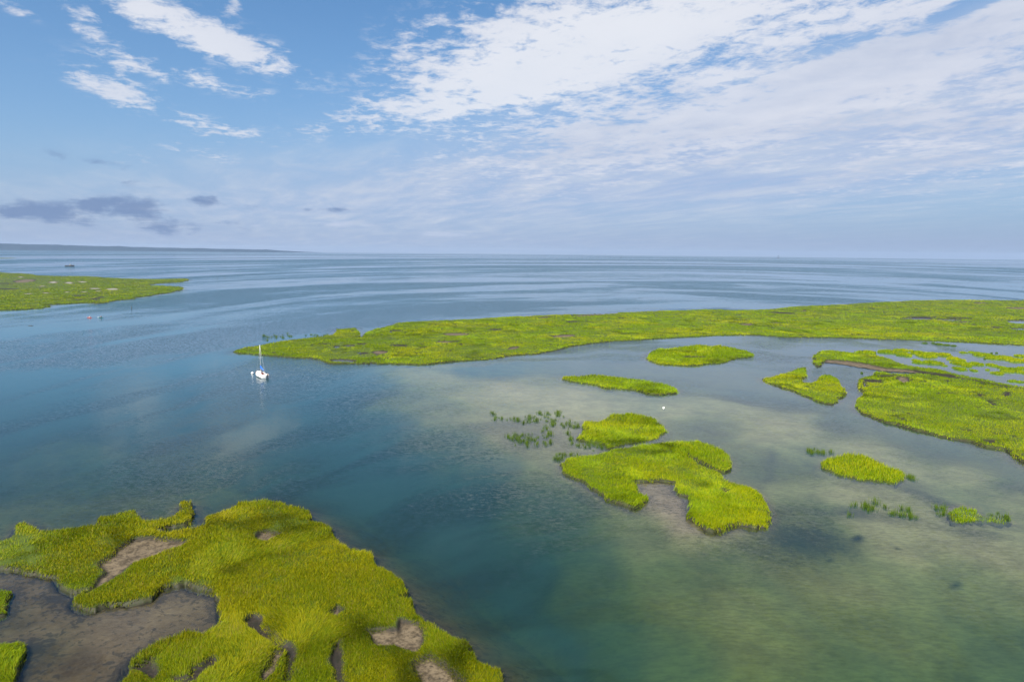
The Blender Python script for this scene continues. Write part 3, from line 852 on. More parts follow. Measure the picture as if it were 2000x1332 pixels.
def bed_fields(X, Y):
    D = np.hypot(X, Y)
    th, ld = np.arctan2(X, Y), np.log(np.maximum(D, 5))
    nx = (fbm(X, Y, 14.0, 3, 111) - 0.5) * 0.10
    ny = (fbm(X, Y, 14.0, 3, 133) - 0.5) * 0.10
    wsum = np.zeros(X.shape)
    dep, sand = np.zeros(X.shape), np.zeros(X.shape)
    for i in range(len(BED)):
        r2 = (th + nx - bth[i]) ** 2 + ((ld + ny - bld[i]) * 0.62) ** 2
        wgt = 1.0 / (r2 + 0.0009) ** 2.2
        wsum += wgt
        dep += wgt * bv[i, 0]
        sand += wgt * bv[i, 1]
    dep, sand = dep / wsum, sand / wsum
    weed = np.zeros(X.shape)
    for px, py, rx, ry, ang, st in WEED:
        gx, gy = ground(px, py)
        a = R(ang)
        ux, uy = ground(px + rx * math.cos(a), py + rx * math.sin(a))
        vx, vy = ground(px - ry * math.sin(a), py + ry * math.cos(a))
        A = np.linalg.inv(np.array([[ux - gx, vx - gx], [uy - gy, vy - gy]]))
        qx, qy = X - gx + nx * 40, Y - gy + ny * 40
        u, v = A[0, 0] * qx + A[0, 1] * qy, A[1, 0] * qx + A[1, 1] * qy
        weed = np.maximum(weed, st * np.exp(-(u * u + v * v) * 0.8))
    dep = dep * (0.70 + 0.24 * fbm(X, Y, 10.0, 3, 151) + 0.36 * fbm(X * 0.16 + Y * 0.10, Y * 0.8 + X * 0.28, 7.0, 4, 171))
    near = np.full(X.shape, -1e9)
    for poly in ISLET_POLYS:
        lo, hi = poly.min(0) - 12, poly.max(0) + 12
        k = (X > lo[0]) & (X < hi[0]) & (Y > lo[1]) & (Y < hi[1])
        if k.any():
            near[k] = np.maximum(near[k], signed(X[k], Y[k], poly))
    out = np.maximum(-near, 0.0)
    dep = np.minimum(dep, 0.18 + out * 0.42 + np.maximum(out - 4, 0) * 0.06)
    dep = np.where(near > 0, 0.20, dep)
    weed = np.maximum(weed, 0.75 * np.exp(-(out / 1.1)) * (near < 0.5))
    return dep, sand, weed, near


def polar_grid(th, ld):
    tt, ll = np.meshgrid(th, ld)
    d = np.exp(ll)
    X, Y = d * np.sin(tt), d * np.cos(tt)
    idx = np.arange(X.size).reshape(X.shape)
    q = np.stack([idx[:-1, :-1].ravel(), idx[:-1, 1:].ravel(), idx[1:, 1:].ravel(), idx[1:, :-1].ravel()], 1)
    return X, Y, q


gX, gY, gq = polar_grid(np.radians(np.concatenate([np.linspace(-88, -52, 10), np.linspace(-50, 50, 520), np.linspace(52, 88, 10)])),
                        np.concatenate([[math.log(6.0), math.log(20.0)], np.arange(math.log(30.0), math.log(900.0), 0.0068), np.arange(math.log(900.0), math.log(14000.0), 0.1)]))
dep, snd, wed, inl = bed_fields(gX, gY)
dist = np.hypot(gX, gY)
me = mesh_from('seabed', np.stack([gX.ravel(), gY.ravel(), -np.where(inl > 0.0, 0.9, dep).ravel()], 1), quads=gq, floats={'sand': snd.ravel(), 'weed': wed.ravel()})
tag(link('seabed', me, SEABED), kind='structure')
me = mesh_from('water', np.stack([gX.ravel(), gY.ravel(), np.zeros(gX.size)], 1), quads=gq, floats={'depth': dep.ravel()})
tag(link('water', me, WATER), kind='structure')


# ------------------------------------------------------------------ far shore
def far_shore():
    m, n = material('haze-blue wooded far shore')
    p = n.pos()
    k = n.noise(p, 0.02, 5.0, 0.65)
    n.out(n.shader('BsdfDiffuse', Color=n.mix(k.smooth(0.3, 0.7), (0.003, 0.014, 0.026), (0.008, 0.023, 0.042))))  # blue of distant haze put into the woodland colour
    Ds = 11000.0
    xs = np.linspace(-160, 630, 360)
    rows = []
    for i, px in enumerate(xs):
        r = ray(px, 480)
        az = math.atan2(r[0], r[1])
        hor = 484 + (px) * 0.0101
        t = max(0.0, 1 - (px / 640.0)) if px > 0 else 1.0
        hh = (6.3 * t ** 1.25 + 0.4) / F * Ds + H * 0.9
        hh *= 0.86 + 0.28 * float(fbm(np.array([px * 1.0]), np.array([3.0]), 26.0, 4, 201)[0])
        if px > 520:
            hh *= max(0.0, 1 - (px - 520) / 110.0)
        prof = ((0.0, -4.0), (30.0, hh * 0.45), (90.0, hh * 0.9), (220.0, hh), (900.0, hh * 0.9), (1500.0, -4.0))
        rows.append([((Ds + a) * math.sin(az), (Ds + a) * math.cos(az), z) for a, z in prof])
    V = np.array(rows).reshape(-1, 3)
    m_ = len(rows[0])
    q = np.array([[i * m_ + j, (i + 1) * m_ + j, (i + 1) * m_ + j + 1, i * m_ + j + 1] for i in range(len(rows) - 1) for j in range(m_ - 1)])
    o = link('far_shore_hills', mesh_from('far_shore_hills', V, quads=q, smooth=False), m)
    tag(o, kind='structure')


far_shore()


# ------------------------------------------------------------------ shape helpers for the things afloat
def loft(bm, sections, close=False, cap=True):
    rings = [[bm.verts.new(p) for p in sec] for sec in sections]
    for a, b in zip(rings, rings[1:]):
        n = len(a)
        for i in range(n if close else n - 1):
            bm.faces.new((a[i], a[(i + 1) % n], b[(i + 1) % n], b[i]))
    if cap and close:
        bm.faces.new(rings[0][::-1])
        bm.faces.new(rings[-1])
    return rings


def tube(bm, pts, rad, n=8):
    pts = [Vector(p) for p in pts]
    rads = rad if isinstance(rad, (list, tuple)) else [rad] * len(pts)
    secs = []
    for i, p in enumerate(pts):
        t = (pts[min(i + 1, len(pts) - 1)] - pts[max(i - 1, 0)]).normalized()
        u = t.orthogonal().normalized()
        if abs(t.z) < 0.9:
            u = t.cross(Vector((0, 0, 1))).normalized()
        v = t.cross(u)
        secs.append([p + (u * math.cos(2 * math.pi * k / n) + v * math.sin(2 * math.pi * k / n)) * rads[i] for k in range(n)])
    loft(bm, secs, True, True)


def lathe(bm, prof, n=16, c=(0, 0, 0)):
    loft(bm, [[(c[0] + r * math.cos(2 * math.pi * k / n), c[1] + r * math.sin(2 * math.pi * k / n), c[2] + z) for k in range(n)] for r, z in prof], True, True)


def box(bm, lo, hi, bev=0.0):
    r = bmesh.ops.create_cube(bm, size=1.0)
    for v in r['verts']:
        v.co = Vector([(lo[i] + hi[i]) / 2 + v.co[i] * (hi[i] - lo[i]) for i in range(3)])
    if bev:
        es = {e for v in r['verts'] for e in v.link_edges}
        bmesh.ops.bevel(bm, geom=list(es), offset=bev, segments=2, affect='EDGES')


def part(name, bm, mat, parent, smooth=False, label=None):
    bmesh.ops.recalc_face_normals(bm, faces=bm.faces)
    me = bpy.data.meshes.new(name)
    bm.to_mesh(me)
    bm.free()
    if smooth:
        for p in me.polygons:
            p.use_smooth = True
    o = link(name, me, mat, parent)
    if label:
        o['label'] = label
    return o


M_WHITE = paint('white gelcoat', (0.78, 0.77, 0.74), 0.25, vary=0.15)
M_CREAM = paint('cream deck', (0.66, 0.60, 0.50), 0.6, vary=0.3)
M_BOOT = paint('dark antifouling', (0.018, 0.022, 0.030), 0.6)
M_TEAK = paint('red brown teak', (0.20, 0.055, 0.035), 0.5, vary=0.5)
M_ALU = paint('silver spar', (0.55, 0.55, 0.55), 0.4, 0.2)
M_BLUE = paint('blue canvas', (0.012, 0.10, 0.42), 0.75, vary=0.4)
M_BLACK = paint('black rubber', (0.012, 0.012, 0.014), 0.5)
M_GLASS = paint('dark cabin glass', (0.01, 0.013, 0.016), 0.08)
M_WIRE = paint('steel wire', (0.45, 0.45, 0.45), 0.35, 0.8)
M_BUOY = paint('white buoy plastic', (0.80, 0.80, 0.78), 0.4, vary=0.2)
M_RED = paint('coral red plastic', (0.26, 0.055, 0.05), 0.35, vary=0.3)
M_TURQ = paint('teal plastic', (0.008, 0.085, 0.10), 0.35, vary=0.3)
M_SKIN = paint('skin', (0.42, 0.24, 0.16), 0.6)
M_PINK = paint('pale pink cloth', (0.66, 0.46, 0.46), 0.8)
M_NAVY = paint('dark cloth', (0.012, 0.018, 0.030), 0.8)
M_HAIR = paint('dark hair', (0.02, 0.014, 0.010), 0.7)
M_WOOD = paint('weathered timber', (0.040, 0.033, 0.028), 0.85, vary=0.5)
M_HULLD = paint('dark steel hull', (0.018, 0.020, 0.026), 0.5, vary=0.4)


# ------------------------------------------------------------------ sailboat on its mooring
def sailboat():
    gx, gy = ground(511, 735)
    head = math.atan2(gx, gy) - R(15)             # bearing of the bow, clockwise from +Y
    t = thing('sailboat', (gx, gy, 0), 'small white moored sailboat with bare mast and furled sail under a bright blue cover', 'sailboat', rz=-head)
    # boat frame: +y bow, x starboard; length 6.4 m, beam 2.35 m
    L2, B2 = 3.2, 1.2

    def beam(s):                                  # s: -1 stern .. 1 bow
        return B2 * (0.72 + 0.28 * math.sin((s + 1) * 0.9 + 0.5)) if s < 0 else B2 * (1 - s ** 2.2) ** 0.75

    def sheer(s):
        return 0.72 + 0.20 * max(s, 0) ** 2 + 0.04 * s * s
    ss = [-1, -0.8, -0.55, -0.25, 0.05, 0.3, 0.5, 0.68, 0.82, 0.92, 0.985]
    bm = bmesh.new()
    secs = []
    for s in ss:
        b, h = max(beam(s), 0.03), sheer(s)
        y = s * L2
        rake = 0.28 * max(s, 0) ** 3
        secs.append([(-b, y + rake, h), (-b * 1.02, y + rake * 0.8, h * 0.62), (-b * 0.93, y + rake * 0.4, 0.12), (-b * 0.80, y, -0.02), (-b * 0.45, y, -0.26), (0, y, -0.34),
                     (b * 0.45, y, -0.26), (b * 0.80, y, -0.02), (b * 0.93, y + rake * 0.4, 0.12), (b * 1.02, y + rake * 0.8, h * 0.62), (b, y + rake, h)])
    loft(bm, secs)
    bm.verts.ensure_lookup_table()
    bm.faces.new([bm.verts[i] for i in range(11)])
    hull = part('hull', bm, M_WHITE, t, True)
    bm = bmesh.new()
    loft(bm, [[(sg * sec[9][0] * 0.925, sec[9][1] - 0.02, 0.10) for sg in (1,)] + [(sec[8][0] * 1.012, sec[8][1], 0.13), (sec[7][0] * 1.02, sec[7][1], -0.02)] for sec in secs])
    loft(bm, [[(sec[2][0] * 1.012, sec[2][1], 0.13), (sec[3][0] * 1.02, sec[3][1], -0.02)] for sec in secs])
    part('boot_stripe', bm, M_BOOT, hull)
    # deck with the cockpit opening left out
    bm = bmesh.new()
    for s0, s1 in zip(ss, ss[1:]):
        y0, y1 = s0 * L2, s1 * L2
        a0, a1, h0, h1 = max(beam(s0), .03) * 0.985, max(beam(s1), .03) * 0.985, sheer(s0) - 0.015, sheer(s1) - 0.015
        r0, r1 = 0.28 * max(s0, 0) ** 3, 0.28 * max(s1, 0) ** 3
        if -0.82 < s0 < -0.2:
            for sg in (-1, 1):
                bm.faces.new([bm.verts.new(p) for p in ((sg * 0.55, y0, h0), (sg * a0, y0, h0), (sg * a1, y1, h1), (sg * 0.55, y1, h1))])
        else:
            bm.faces.new([bm.verts.new(p) for p in ((-a0, y0 + r0, h0), (a0, y0 + r0, h0), (a1, y1 + r1, h1), (-a1, y1 + r1, h1))])
    deck = part('deck', bm, M_CREAM, t)
    bm = bmesh.new()
    for sg in (-1, 1):
        tube(bm, [(sg * max(beam(s), .03) * 0.99, s * L2 + 0.28 * max(s, 0) ** 3, sheer(s) + 0.02) for s in ss], 0.03, 6)
    part('toe_rail', bm, M_TEAK, deck)
    # cockpit: well, seats, coaming
    bm = bmesh.new()
    y0, y1 = -0.8 * L2, -0.25 * L2
    f = [bm.verts.new(p) for p in ((-0.55, y0, 0.22), (0.55, y0, 0.22), (0.55, y1, 0.22), (-0.55, y1, 0.22))]
    g = [bm.verts.new(p) for p in ((-0.55, y0, 0.71), (0.55, y0, 0.71), (0.55, y1, 0.71), (-0.55, y1, 0.71))]
    bm.faces.new(f)
    for i in range(4):
        bm.faces.new((f[i], f[(i + 1) % 4], g[(i + 1) % 4], g[i]))
    well = part('cockpit_well', bm, M_TEAK, t)
    for sg in (-1, 1):
        bm = bmesh.new()
        box(bm, (sg * 0.38 - 0.15, y0 + 0.05, 0.24), (sg * 0.38 + 0.15, y1 - 0.05, 0.50), 0.02)
        part('bench', bm, M_TEAK, well)
    bm = bmesh.new()
    for sg in (-1, 1):
        box(bm, (sg * 0.60 - 0.04, y0 - 0.05, 0.70), (sg * 0.60 + 0.04, y1 + 0.02, 0.92), 0.02)
    box(bm, (-0.64, y0 - 0.14, 0.70), (0.64, y0 - 0.06, 0.86), 0.02)
    part('coaming', bm, M_WHITE, t)
    # cabin
    bm = bmesh.new()
    prof = []
    for y, wd, h in ((-0.24 * L2, 0.78, 0.46), (0.0, 0.80, 0.46), (0.22 * L2, 0.68, 0.40), (0.42 * L2, 0.48, 0.26), (0.50 * L2, 0.36, 0.04)):
        b0 = 0.70
        prof.append([(-wd, y, b0), (-wd * 0.93, y, b0 + h * 0.85), (-wd * 0.6, y, b0 + h * 1.03), (0, y, b0 + h * 1.1), (wd * 0.6, y, b0 + h * 1.03), (wd * 0.93, y, b0 + h * 0.85), (wd, y, b0)])
    loft(bm, prof)
    bm.verts.ensure_lookup_table()
    bm.faces.new([bm.verts[i] for i in range(7)])
    cabin = part('cabin', bm, M_WHITE, t)
    for sg in (-1, 1):
        for yy in (-0.35, 0.42):
            bm = bmesh.new()
            xw = (0.795 if yy < 0 else 0.745)
            box(bm, (sg * xw - 0.02, yy - 0.24, 0.84), (sg * xw + 0.02, yy + 0.24, 1.0), 0.015)
            part('window', bm, M_GLASS, cabin)
    bm = bmesh.new()
    box(bm, (-0.28, -0.24 * L2 - 0.03, 0.62), (0.28, -0.24 * L2 + 0.01, 1.14), 0.01)
    part('companionway_door', bm, M_TEAK, cabin)
    bm = bmesh.new()
    box(bm, (-0.30, -0.24 * L2, 1.195), (0.30, -0.02 * L2, 1.245), 0.02)
    part('sliding_hatch', bm, M_GLASS, cabin)
    # rig
    my = 0.62
    bm = bmesh.new()
    tube(bm, [(0, my, 1.15), (0, my, 5.0), (0, my - 0.04, 8.05)], [0.055, 0.05, 0.04], 10)
    mast = part('mast', bm, M_ALU, t, True)
    bm = bmesh.new()
    tube(bm, [(-0.62, my - 0.05, 4.8), (0, my, 4.75), (0.62, my - 0.05, 4.8)], 0.025, 6)
    part('spreader', bm, M_ALU, mast)
    bm = bmesh.new()
    tube(bm, [(0, my - 0.08, 1.95), (0, -2.15, 1.80)], 0.05, 8)
    boom = part('boom', bm, M_ALU, t, True)
    bm = bmesh.new()
    secs = []
    for i in range(9):
        k = i / 8.0
        y = my + 0.02 - k * 2.85
        zc_, hw, hh = 2.02 - 0.12 * k, 0.17 - 0.08 * k, (0.52 if i == 0 else 0.40) * (1 - k) + 0.14 + 0.03 * math.sin(i * 2.1)
        if i == 0:
            hh, hw = 0.75, 0.13
        secs.append([(hw * math.cos(a) * (1.0 if math.sin(a) < 0 else 0.75), y, zc_ + 0.30 * (1 - k) + hh * math.sin(a) * 0.72) for a in [2 * math.pi * j / 10 for j in range(10)]])
    loft(bm, secs, True)
    part('sail_cover', bm, M_BLUE, t, True)
    for a, b in (((0, L2 + 0.22, 0.98), (0, my, 7.9)), ((0, -L2, 0.78), (0, my - 0.04, 8.0)), ((-1.16, my - 0.1, 0.72), (0, my, 7.4)), ((1.16, my - 0.1, 0.72), (0, my, 7.4))):
        bm = bmesh.new()
        tube(bm, [a, b], 0.011, 5)
        part('stay', bm, M_WIRE, mast)
    # fittings
    bm = bmesh.new()
    tube(bm, [(-0.55, 2.35, 0.85), (-0.52, 2.4, 1.45), (0, 3.55, 1.55), (0.52, 2.4, 1.45), (0.55, 2.35, 0.85)], 0.022, 6)
    tube(bm, [(0, 3.4, 0.95), (0, 3.55, 1.55)], 0.02, 6)
    part('bow_pulpit', bm, M_WIRE, t)
    bm = bmesh.new()
    tube(bm, [(-0.9, -2.3, 0.75), (-0.9, -2.4, 1.3), (-0.85, -3.15, 1.3), (0.85, -3.15, 1.3), (0.9, -2.4, 1.3), (0.9, -2.3, 0.75)], 0.022, 6)
    part('stern_rail', bm, M_WIRE, t)
    bm = bmesh.new()
    box(bm, (-0.025, -3.42, -0.5), (0.025, -3.2, 0.62), 0.01)
    rud = part('rudder', bm, M_WHITE, t)
    bm = bmesh.new()
    tube(bm, [(0, -3.3, 0.66), (0.05, -2.7, 0.86), (0.10, -2.1, 0.92)], [0.03, 0.025, 0.02], 6)
    part('tiller', bm, M_TEAK, rud)
    bm = bmesh.new()
    box(bm, (0.50, -3.42, -0.45), (0.62, -3.28, 0.62), 0.03)
    ob = part('outboard_motor', bm, M_BLACK, t)
    bm = bmesh.new()
    box(bm, (0.44, -3.52, 0.60), (0.68, -3.20, 0.98), 0.07)
    part('cowl', bm, M_BLACK, ob)
    return Vector((gx, gy, 0)), head


sb_loc, sb_head = sailboat()


def ball_buoy(name, px, py, r, label, stripe=True):
    gx, gy = ground(px, py)
    t = thing(name, (gx, gy, 0), label, 'buoy')
    bm = bmesh.new()
    lathe(bm, [(0.02, -0.45 * r), (0.6 * r, -0.35 * r), (r, 0.15 * r), (r * 0.97, 0.55 * r), (0.72 * r, 1.0 * r), (0.35 * r, 1.25 * r), (0.05, 1.32 * r)], 18)
    fl = part('float', bm, M_BUOY, t, True)
    if stripe:
        bm = bmesh.new()
        lathe(bm, [(r * 1.02, -0.02), (r * 1.03, 0.22 * r), (r * 1.0, 0.24 * r)], 18)
        part('waterline_band', bm, M_BLACK, fl)
    bm = bmesh.new()
    tube(bm, [(0, 0, 1.2 * r), (0, 0, 1.75 * r)], 0.05 * r + 0.012, 8)
    part('mooring_ring', bm, M_BLACK, t)


ball_buoy('mooring_buoy', 493, 730, 0.34, 'white mooring ball with a dark waterline just off the bow of the sailboat')
bm = bmesh.new()
_bx, _by = ground(493, 730)
_c, _s = math.cos(-sb_head), math.sin(-sb_head)
_px, _py = sb_loc.x - _s * 3.42, sb_loc.y + _c * 3.42
tube(bm, [(_bx, _by, 0.52), ((_bx + _px) / 2, (_by + _py) / 2, 0.42), (_px, _py, 0.9)], 0.02, 6)
tag(part('mooring_line', bm, M_WIRE, None), 'thin mooring line sagging from the sailboat bow to the white mooring ball', 'rope')

ball_buoy('float_buoy', 1296, 797, 0.21, 'lone white float on the water above the dome of green marsh', False)


# ------------------------------------------------------------------ two paddlers in kayaks
def skin_person(parent, torso_mat, lean=0.0, sc=1.0):
    """A seated paddler grown from one skeleton; the vest and the hair are children of the body."""
    J = {'pel': (0, 0, .12), 'wai': (0, .02, .32), 'che': (0, .03, .52), 'nek': (0, .04, .66), 'hd0': (0, .05, .74), 'hd1': (0, .07, .88),
         'sl': (-.18, .03, .58), 'el': (-.34, .16, .42), 'wl': (-.36, .38, .50), 'hl': (-.35, .46, .53), 'sr': (.18, .03, .58), 'er': (.36, .14, .38), 'wr': (.38, .36, .36), 'hr': (.37, .44, .36),
         'kl': (-.14, .45, .26), 'al': (-.11, .86, .08), 'fl': (-.11, .96, .14), 'kr': (.14, .45, .26), 'ar': (.11, .86, .08), 'fr': (.11, .96, .14), 'pl': (-.10, .06, .10), 'pr': (.10, .06, .10)}
    E = [('pel', 'wai'), ('wai', 'che'), ('che', 'nek'), ('nek', 'hd0'), ('hd0', 'hd1'), ('che', 'sl'), ('sl', 'el'), ('el', 'wl'), ('wl', 'hl'), ('che', 'sr'), ('sr', 'er'), ('er', 'wr'), ('wr', 'hr'),
         ('pel', 'pl'), ('pl', 'kl'), ('kl', 'al'), ('al', 'fl'), ('pel', 'pr'), ('pr', 'kr'), ('kr', 'ar'), ('ar', 'fr')]
    rad = {'pel': .15, 'wai': .14, 'che': .155, 'nek': .055, 'hd0': .085, 'hd1': .088, 'sl': .065, 'sr': .065, 'el': .045, 'er': .045, 'wl': .034, 'wr': .034, 'hl': .04, 'hr': .04,
           'kl': .062, 'kr': .062, 'al': .045, 'ar': .045, 'fl': .04, 'fr': .04, 'pl': .09, 'pr': .09}
    names = list(J)
    me = bpy.data.meshes.new('person')
    me.from_pydata([J[k] for k in names], [(names.index(a), names.index(b)) for a, b in E], [])
    o = link('person', me, M_SKIN)
    md = o.modifiers.new('Skin', 'SKIN')
    for i, k in enumerate(names):
        v = me.skin_vertices[0].data[i]
        v.radius = (rad[k], rad[k])
        v.use_root = (k == 'pel')
    s2 = o.modifiers.new('Sub', 'SUBSURF')
    s2.levels = s2.render_levels = 1
    bm = bmesh.new()
    lathe(bm, [(.165, .16), (.175, .30), (.19, .48), (.16, .60), (.09, .645)], 14)
    part('life_vest', bm, torso_mat, o, True)
    bm = bmesh.new()
    lathe(bm, [(.105, .78), (.108, .86), (.09, .95), (.03, .985)], 12, (0, .045, 0))
    part('hair', bm, M_HAIR, o, True)
    return o


def kayak(px, py, rz, hull_mat, label):
    gx, gy = ground(px, py)
    t = thing('kayak', (gx, gy, 0), label, 'kayak', None, rz)
    bm = bmesh.new()
    secs = []
    for s in (-1, -.9, -.7, -.4, 0, .4, .7, .9, 1):
        b = 0.34 * max(0.02, (1 - abs(s) ** 2.3)) ** 0.8
        y, zr = s * 1.7, 0.12 * abs(s) ** 2.5
        secs.append([(b * math.cos(a), y, 0.10 + zr + (0.17 if math.sin(a) > 0 else 0.20) * (0.25 + 0.75 * b / 0.34) * math.sin(a)) for a in [2 * math.pi * k / 14 for k in range(14)]])
    loft(bm, secs, True)
    h = part('hull', bm, hull_mat, t, True)
    bm = bmesh.new()
    pts = [(0.27 * math.cos(a), -0.1 + 0.48 * math.sin(a), 0.255) for a in [2 * math.pi * k / 20 for k in range(21)]]
    tube(bm, pts, 0.03, 6)
    part('cockpit_rim', bm, M_BLACK, h)
    bm = bmesh.new()
    box(bm, (-.2, -.52, .22), (.2, -.44, .5), .02)
    part('seat_back', bm, M_BLACK, t)
    return t, gx, gy


for px, py, rz, hm, vest, kl, plab, pad in (
        (175, 621, R(68), M_RED, M_PINK, 'coral red kayak paddled in the channel beside the teal one', 'paddler in a pale pink top sitting in the coral red kayak with a paddle', 'double-bladed paddle held across the coral red kayak'),
        (197, 621, R(75), M_TURQ, M_NAVY, 'dark teal kayak with a white bow paddled just right of the coral red one', 'paddler in a dark top sitting in the dark teal kayak with a paddle', 'double-bladed paddle held across the dark teal kayak')):
    k, gx, gy = kayak(px, py, rz, hm, kl)
    if hm is M_TURQ:
        bm = bmesh.new()
        loft(bm, [[(b * 1.05 * math.cos(a), y, 0.11 + zr + 0.18 * (0.25 + 0.75 * b / 0.34) * 1.05 * math.sin(a)) for a in [2 * math.pi * j / 12 for j in range(12)]] for y, b, zr in ((1.15, .20, .045), (1.45, .12, .08), (1.715, .02, .125))], True)
        part('bow_panel', bm, M_BUOY, k, True)
    p = skin_person(None, vest)
    c, s = math.cos(rz), math.sin(rz)
    p.location = (gx - (-s) * 0.3 * 1.0, gy - c * 0.3, 0.10)
    p.rotation_euler = (0, 0, rz)
    tag(p, plab, 'person')
    pd_ = thing('paddle', (gx + (-s) * 0.12, gy + c * 0.12, 0.56), pad, 'paddle', None, rz)
    bm = bmesh.new()
    tube(bm, [(-1.05, 0.03, .12), (0, 0, 0), (1.05, 0.03, -.22)], 0.017, 6)
    part('shaft', bm, M_BLACK, pd_)
    for sg, zz in ((-1, .13), (1, -.23)):
        bm = bmesh.new()
        loft(bm, [[(sg * (1.0 + a), 0.03 - wv, zz + sg * -0.12 * a), (sg * (1.0 + a), 0.045, zz + sg * -0.12 * a + .01), (sg * (1.0 + a), 0.03 + wv, zz + sg * -0.12 * a), (sg * (1.0 + a), 0.02, zz + sg * -0.12 * a - .02)] for a, wv in ((0, .02), (.1, .08), (.3, .10), (.42, .05))], True)
        part('blade', bm, M_BUOY, pd_)


# ------------------------------------------------------------------ craft and marks far out
def workboat(px, py, length, rz, label, cat='boat', house=True):
    gx, gy = ground(px, py)
    t = thing('work_boat', (gx, gy, 0), label, cat, None, rz)
    k = length / 10.0
    bm = bmesh.new()
    secs = []
    for s in (-1, -.6, -.1, .4, .75, .97):
        b = 1.6 * k * (1 if s < .1 else max(.05, (1 - ((s - .1) / .9) ** 2)) ** .8)
        h = (1.1 + .5 * max(s, 0) ** 2) * k
        secs.append([(s * 5 * k, -b, h), (s * 5 * k, -b * .85, -.25), (s * 5 * k, 0, -.5), (s * 5 * k, b * .85, -.25), (s * 5 * k, b, h)])
    loft(bm, secs)
    bm.verts.ensure_lookup_table()
    bm.faces.new([bm.verts[i] for i in range(5)])
    part('hull', bm, M_HULLD, t)
    bm = bmesh.new()
    for a, b in zip(secs, secs[1:]):
        bm.faces.new([bm.verts.new((p[0], p[1] * .98, p[2] - .12 * k)) for p in (a[0], a[4], b[4], b[0])])
    part('deck', bm, M_HULLD, t)
    if house:
        bm = bmesh.new()
        box(bm, (-.4 * k, -.95 * k, .9 * k), (1.6 * k, .95 * k, 2.5 * k), .12 * k)
        ho = part('wheelhouse', bm, M_WIRE, t)
        bm = bmesh.new()
        box(bm, (-.45 * k, -.85 * k, 1.75 * k), (1.64 * k, .85 * k, 2.2 * k), .03 * k)
        box(bm, (-.2 * k, -.98 * k, 1.75 * k), (1.4 * k, .98 * k, 2.2 * k), .03 * k)
        part('window', bm, M_GLASS, ho)
    bm = bmesh.new()
    tube(bm, [(-.6 * k, 0, 1 * k), (-.6 * k, 0, 4.0 * k)], .06 * k, 6)
    part('mast', bm, M_HULLD, t)


workboat(137, 520.5, 15.0, R(4), 'long dark workboat with a pale wheelhouse anchored beyond the left marsh point')


def channel_buoy(px, py, h, label):
    gx, gy = ground(px, py)
    t = thing('channel_buoy', (gx, gy, 0), label, 'navigation buoy')
    bm = bmesh.new()
    lathe(bm, [(.05, -.2 * h), (.30 * h, -.05 * h), (.34 * h, .12 * h), (.28 * h, .22 * h), (.10 * h, .24 * h)], 14)
    part('float', bm, M_HULLD, t, True)
    bm = bmesh.new()
    for a in range(4):
        c, s = math.cos(a * math.pi / 2), math.sin(a * math.pi / 2)
        tube(bm, [(c * .20 * h, s * .20 * h, .2 * h), (c * .07 * h, s * .07 * h, .8 * h)], .02 * h, 6)
    tw = part('tower', bm, M_HULLD, t)
    bm = bmesh.new()
    lathe(bm, [(.02, .72 * h), (.17 * h, .80 * h), (.17 * h, .92 * h), (.02, 1.05 * h)], 12)
    part('lantern', bm, M_HULLD, tw)


channel_buoy(1213, 503.6, 15.0, 'dark buoy standing out just under the horizon right of the middle of the sea')
channel_buoy(1520, 504.6, 30.0, 'faint dark mark on the horizon far right, smaller than the dark buoy')


def post(px, py, h, label, group=None):
    gx, gy = ground(px, py)
    t = thing('mooring_post', (gx, gy, 0), label, 'post', group)
    bm = bmesh.new()
    tube(bm, [(0, 0, -1.2), (0.02, 0, 0.3 * h), (0.05, 0.02, h)], [.17, .16, .14], 10)
    p = part('pile', bm, M_WOOD, t, True)
    bm = bmesh.new()
    lathe(bm, [(.16, h - .04), (.18, h + .03), (.03, h + .16)], 10, (0.05, 0.02, 0))
    part('cap', bm, M_BLACK, t, True)


post(257, 603.5, 1.3, 'short dark post alone in the channel right of the two kayaks')
post(425, 545, 2.0, 'dark timber pile in open water off the left marsh point, left of two', 'two piles off the left marsh point')
post(440, 543.5, 1.8, 'dark timber pile in open water off the left marsh point, right of two', 'two piles off the left marsh point')


def drift_log(px, py, ln, label):
    gx, gy = ground(px, py)
    bm = bmesh.new()
    tube(bm, [(-ln / 2, 0, .02), (-ln * .2, .05, .06), (ln * .2, -.03, .05), (ln / 2, .06, .10)], [.07, .12, .11, .05], 9)
    tube(bm, [(ln * .15, 0, .08), (ln * .22, .1, .45)], [.05, .02], 6)
    o = part('drift_log', bm, M_WOOD, None, True)
    o.location = (gx, gy, 0)
    tag(o, label, 'log')


drift_log(60, 636.5, 2.2, 'dark driftwood log floating on the blue water at the left, below the kayaks')

# ------------------------------------------------------------------ reed tufts standing singly in the shallows
TUFTS = []
for k in range(6):
    n = 20 + 4 * k
    r = np.abs(rng.normal(0, 0.21, n))
    a = rng.uniform(0, 2 * math.pi, n)
    v, qd, tr_, tn = blades(r * np.cos(a) * 1.3, r * np.sin(a), np.full(n, -0.45), rng.uniform(0.7, 1.15, n), np.full(n, 70.0), 0.08, 1.0, 0.7)
    me = mesh_from('reed_tuft', v, qd, tr_, {'tone': tn})
    me.materials.append(REED)
    TUFTS.append(me)


def inside(x, y, poly):
    return signed(np.array([x]), np.array([y]), poly)[0] > 0


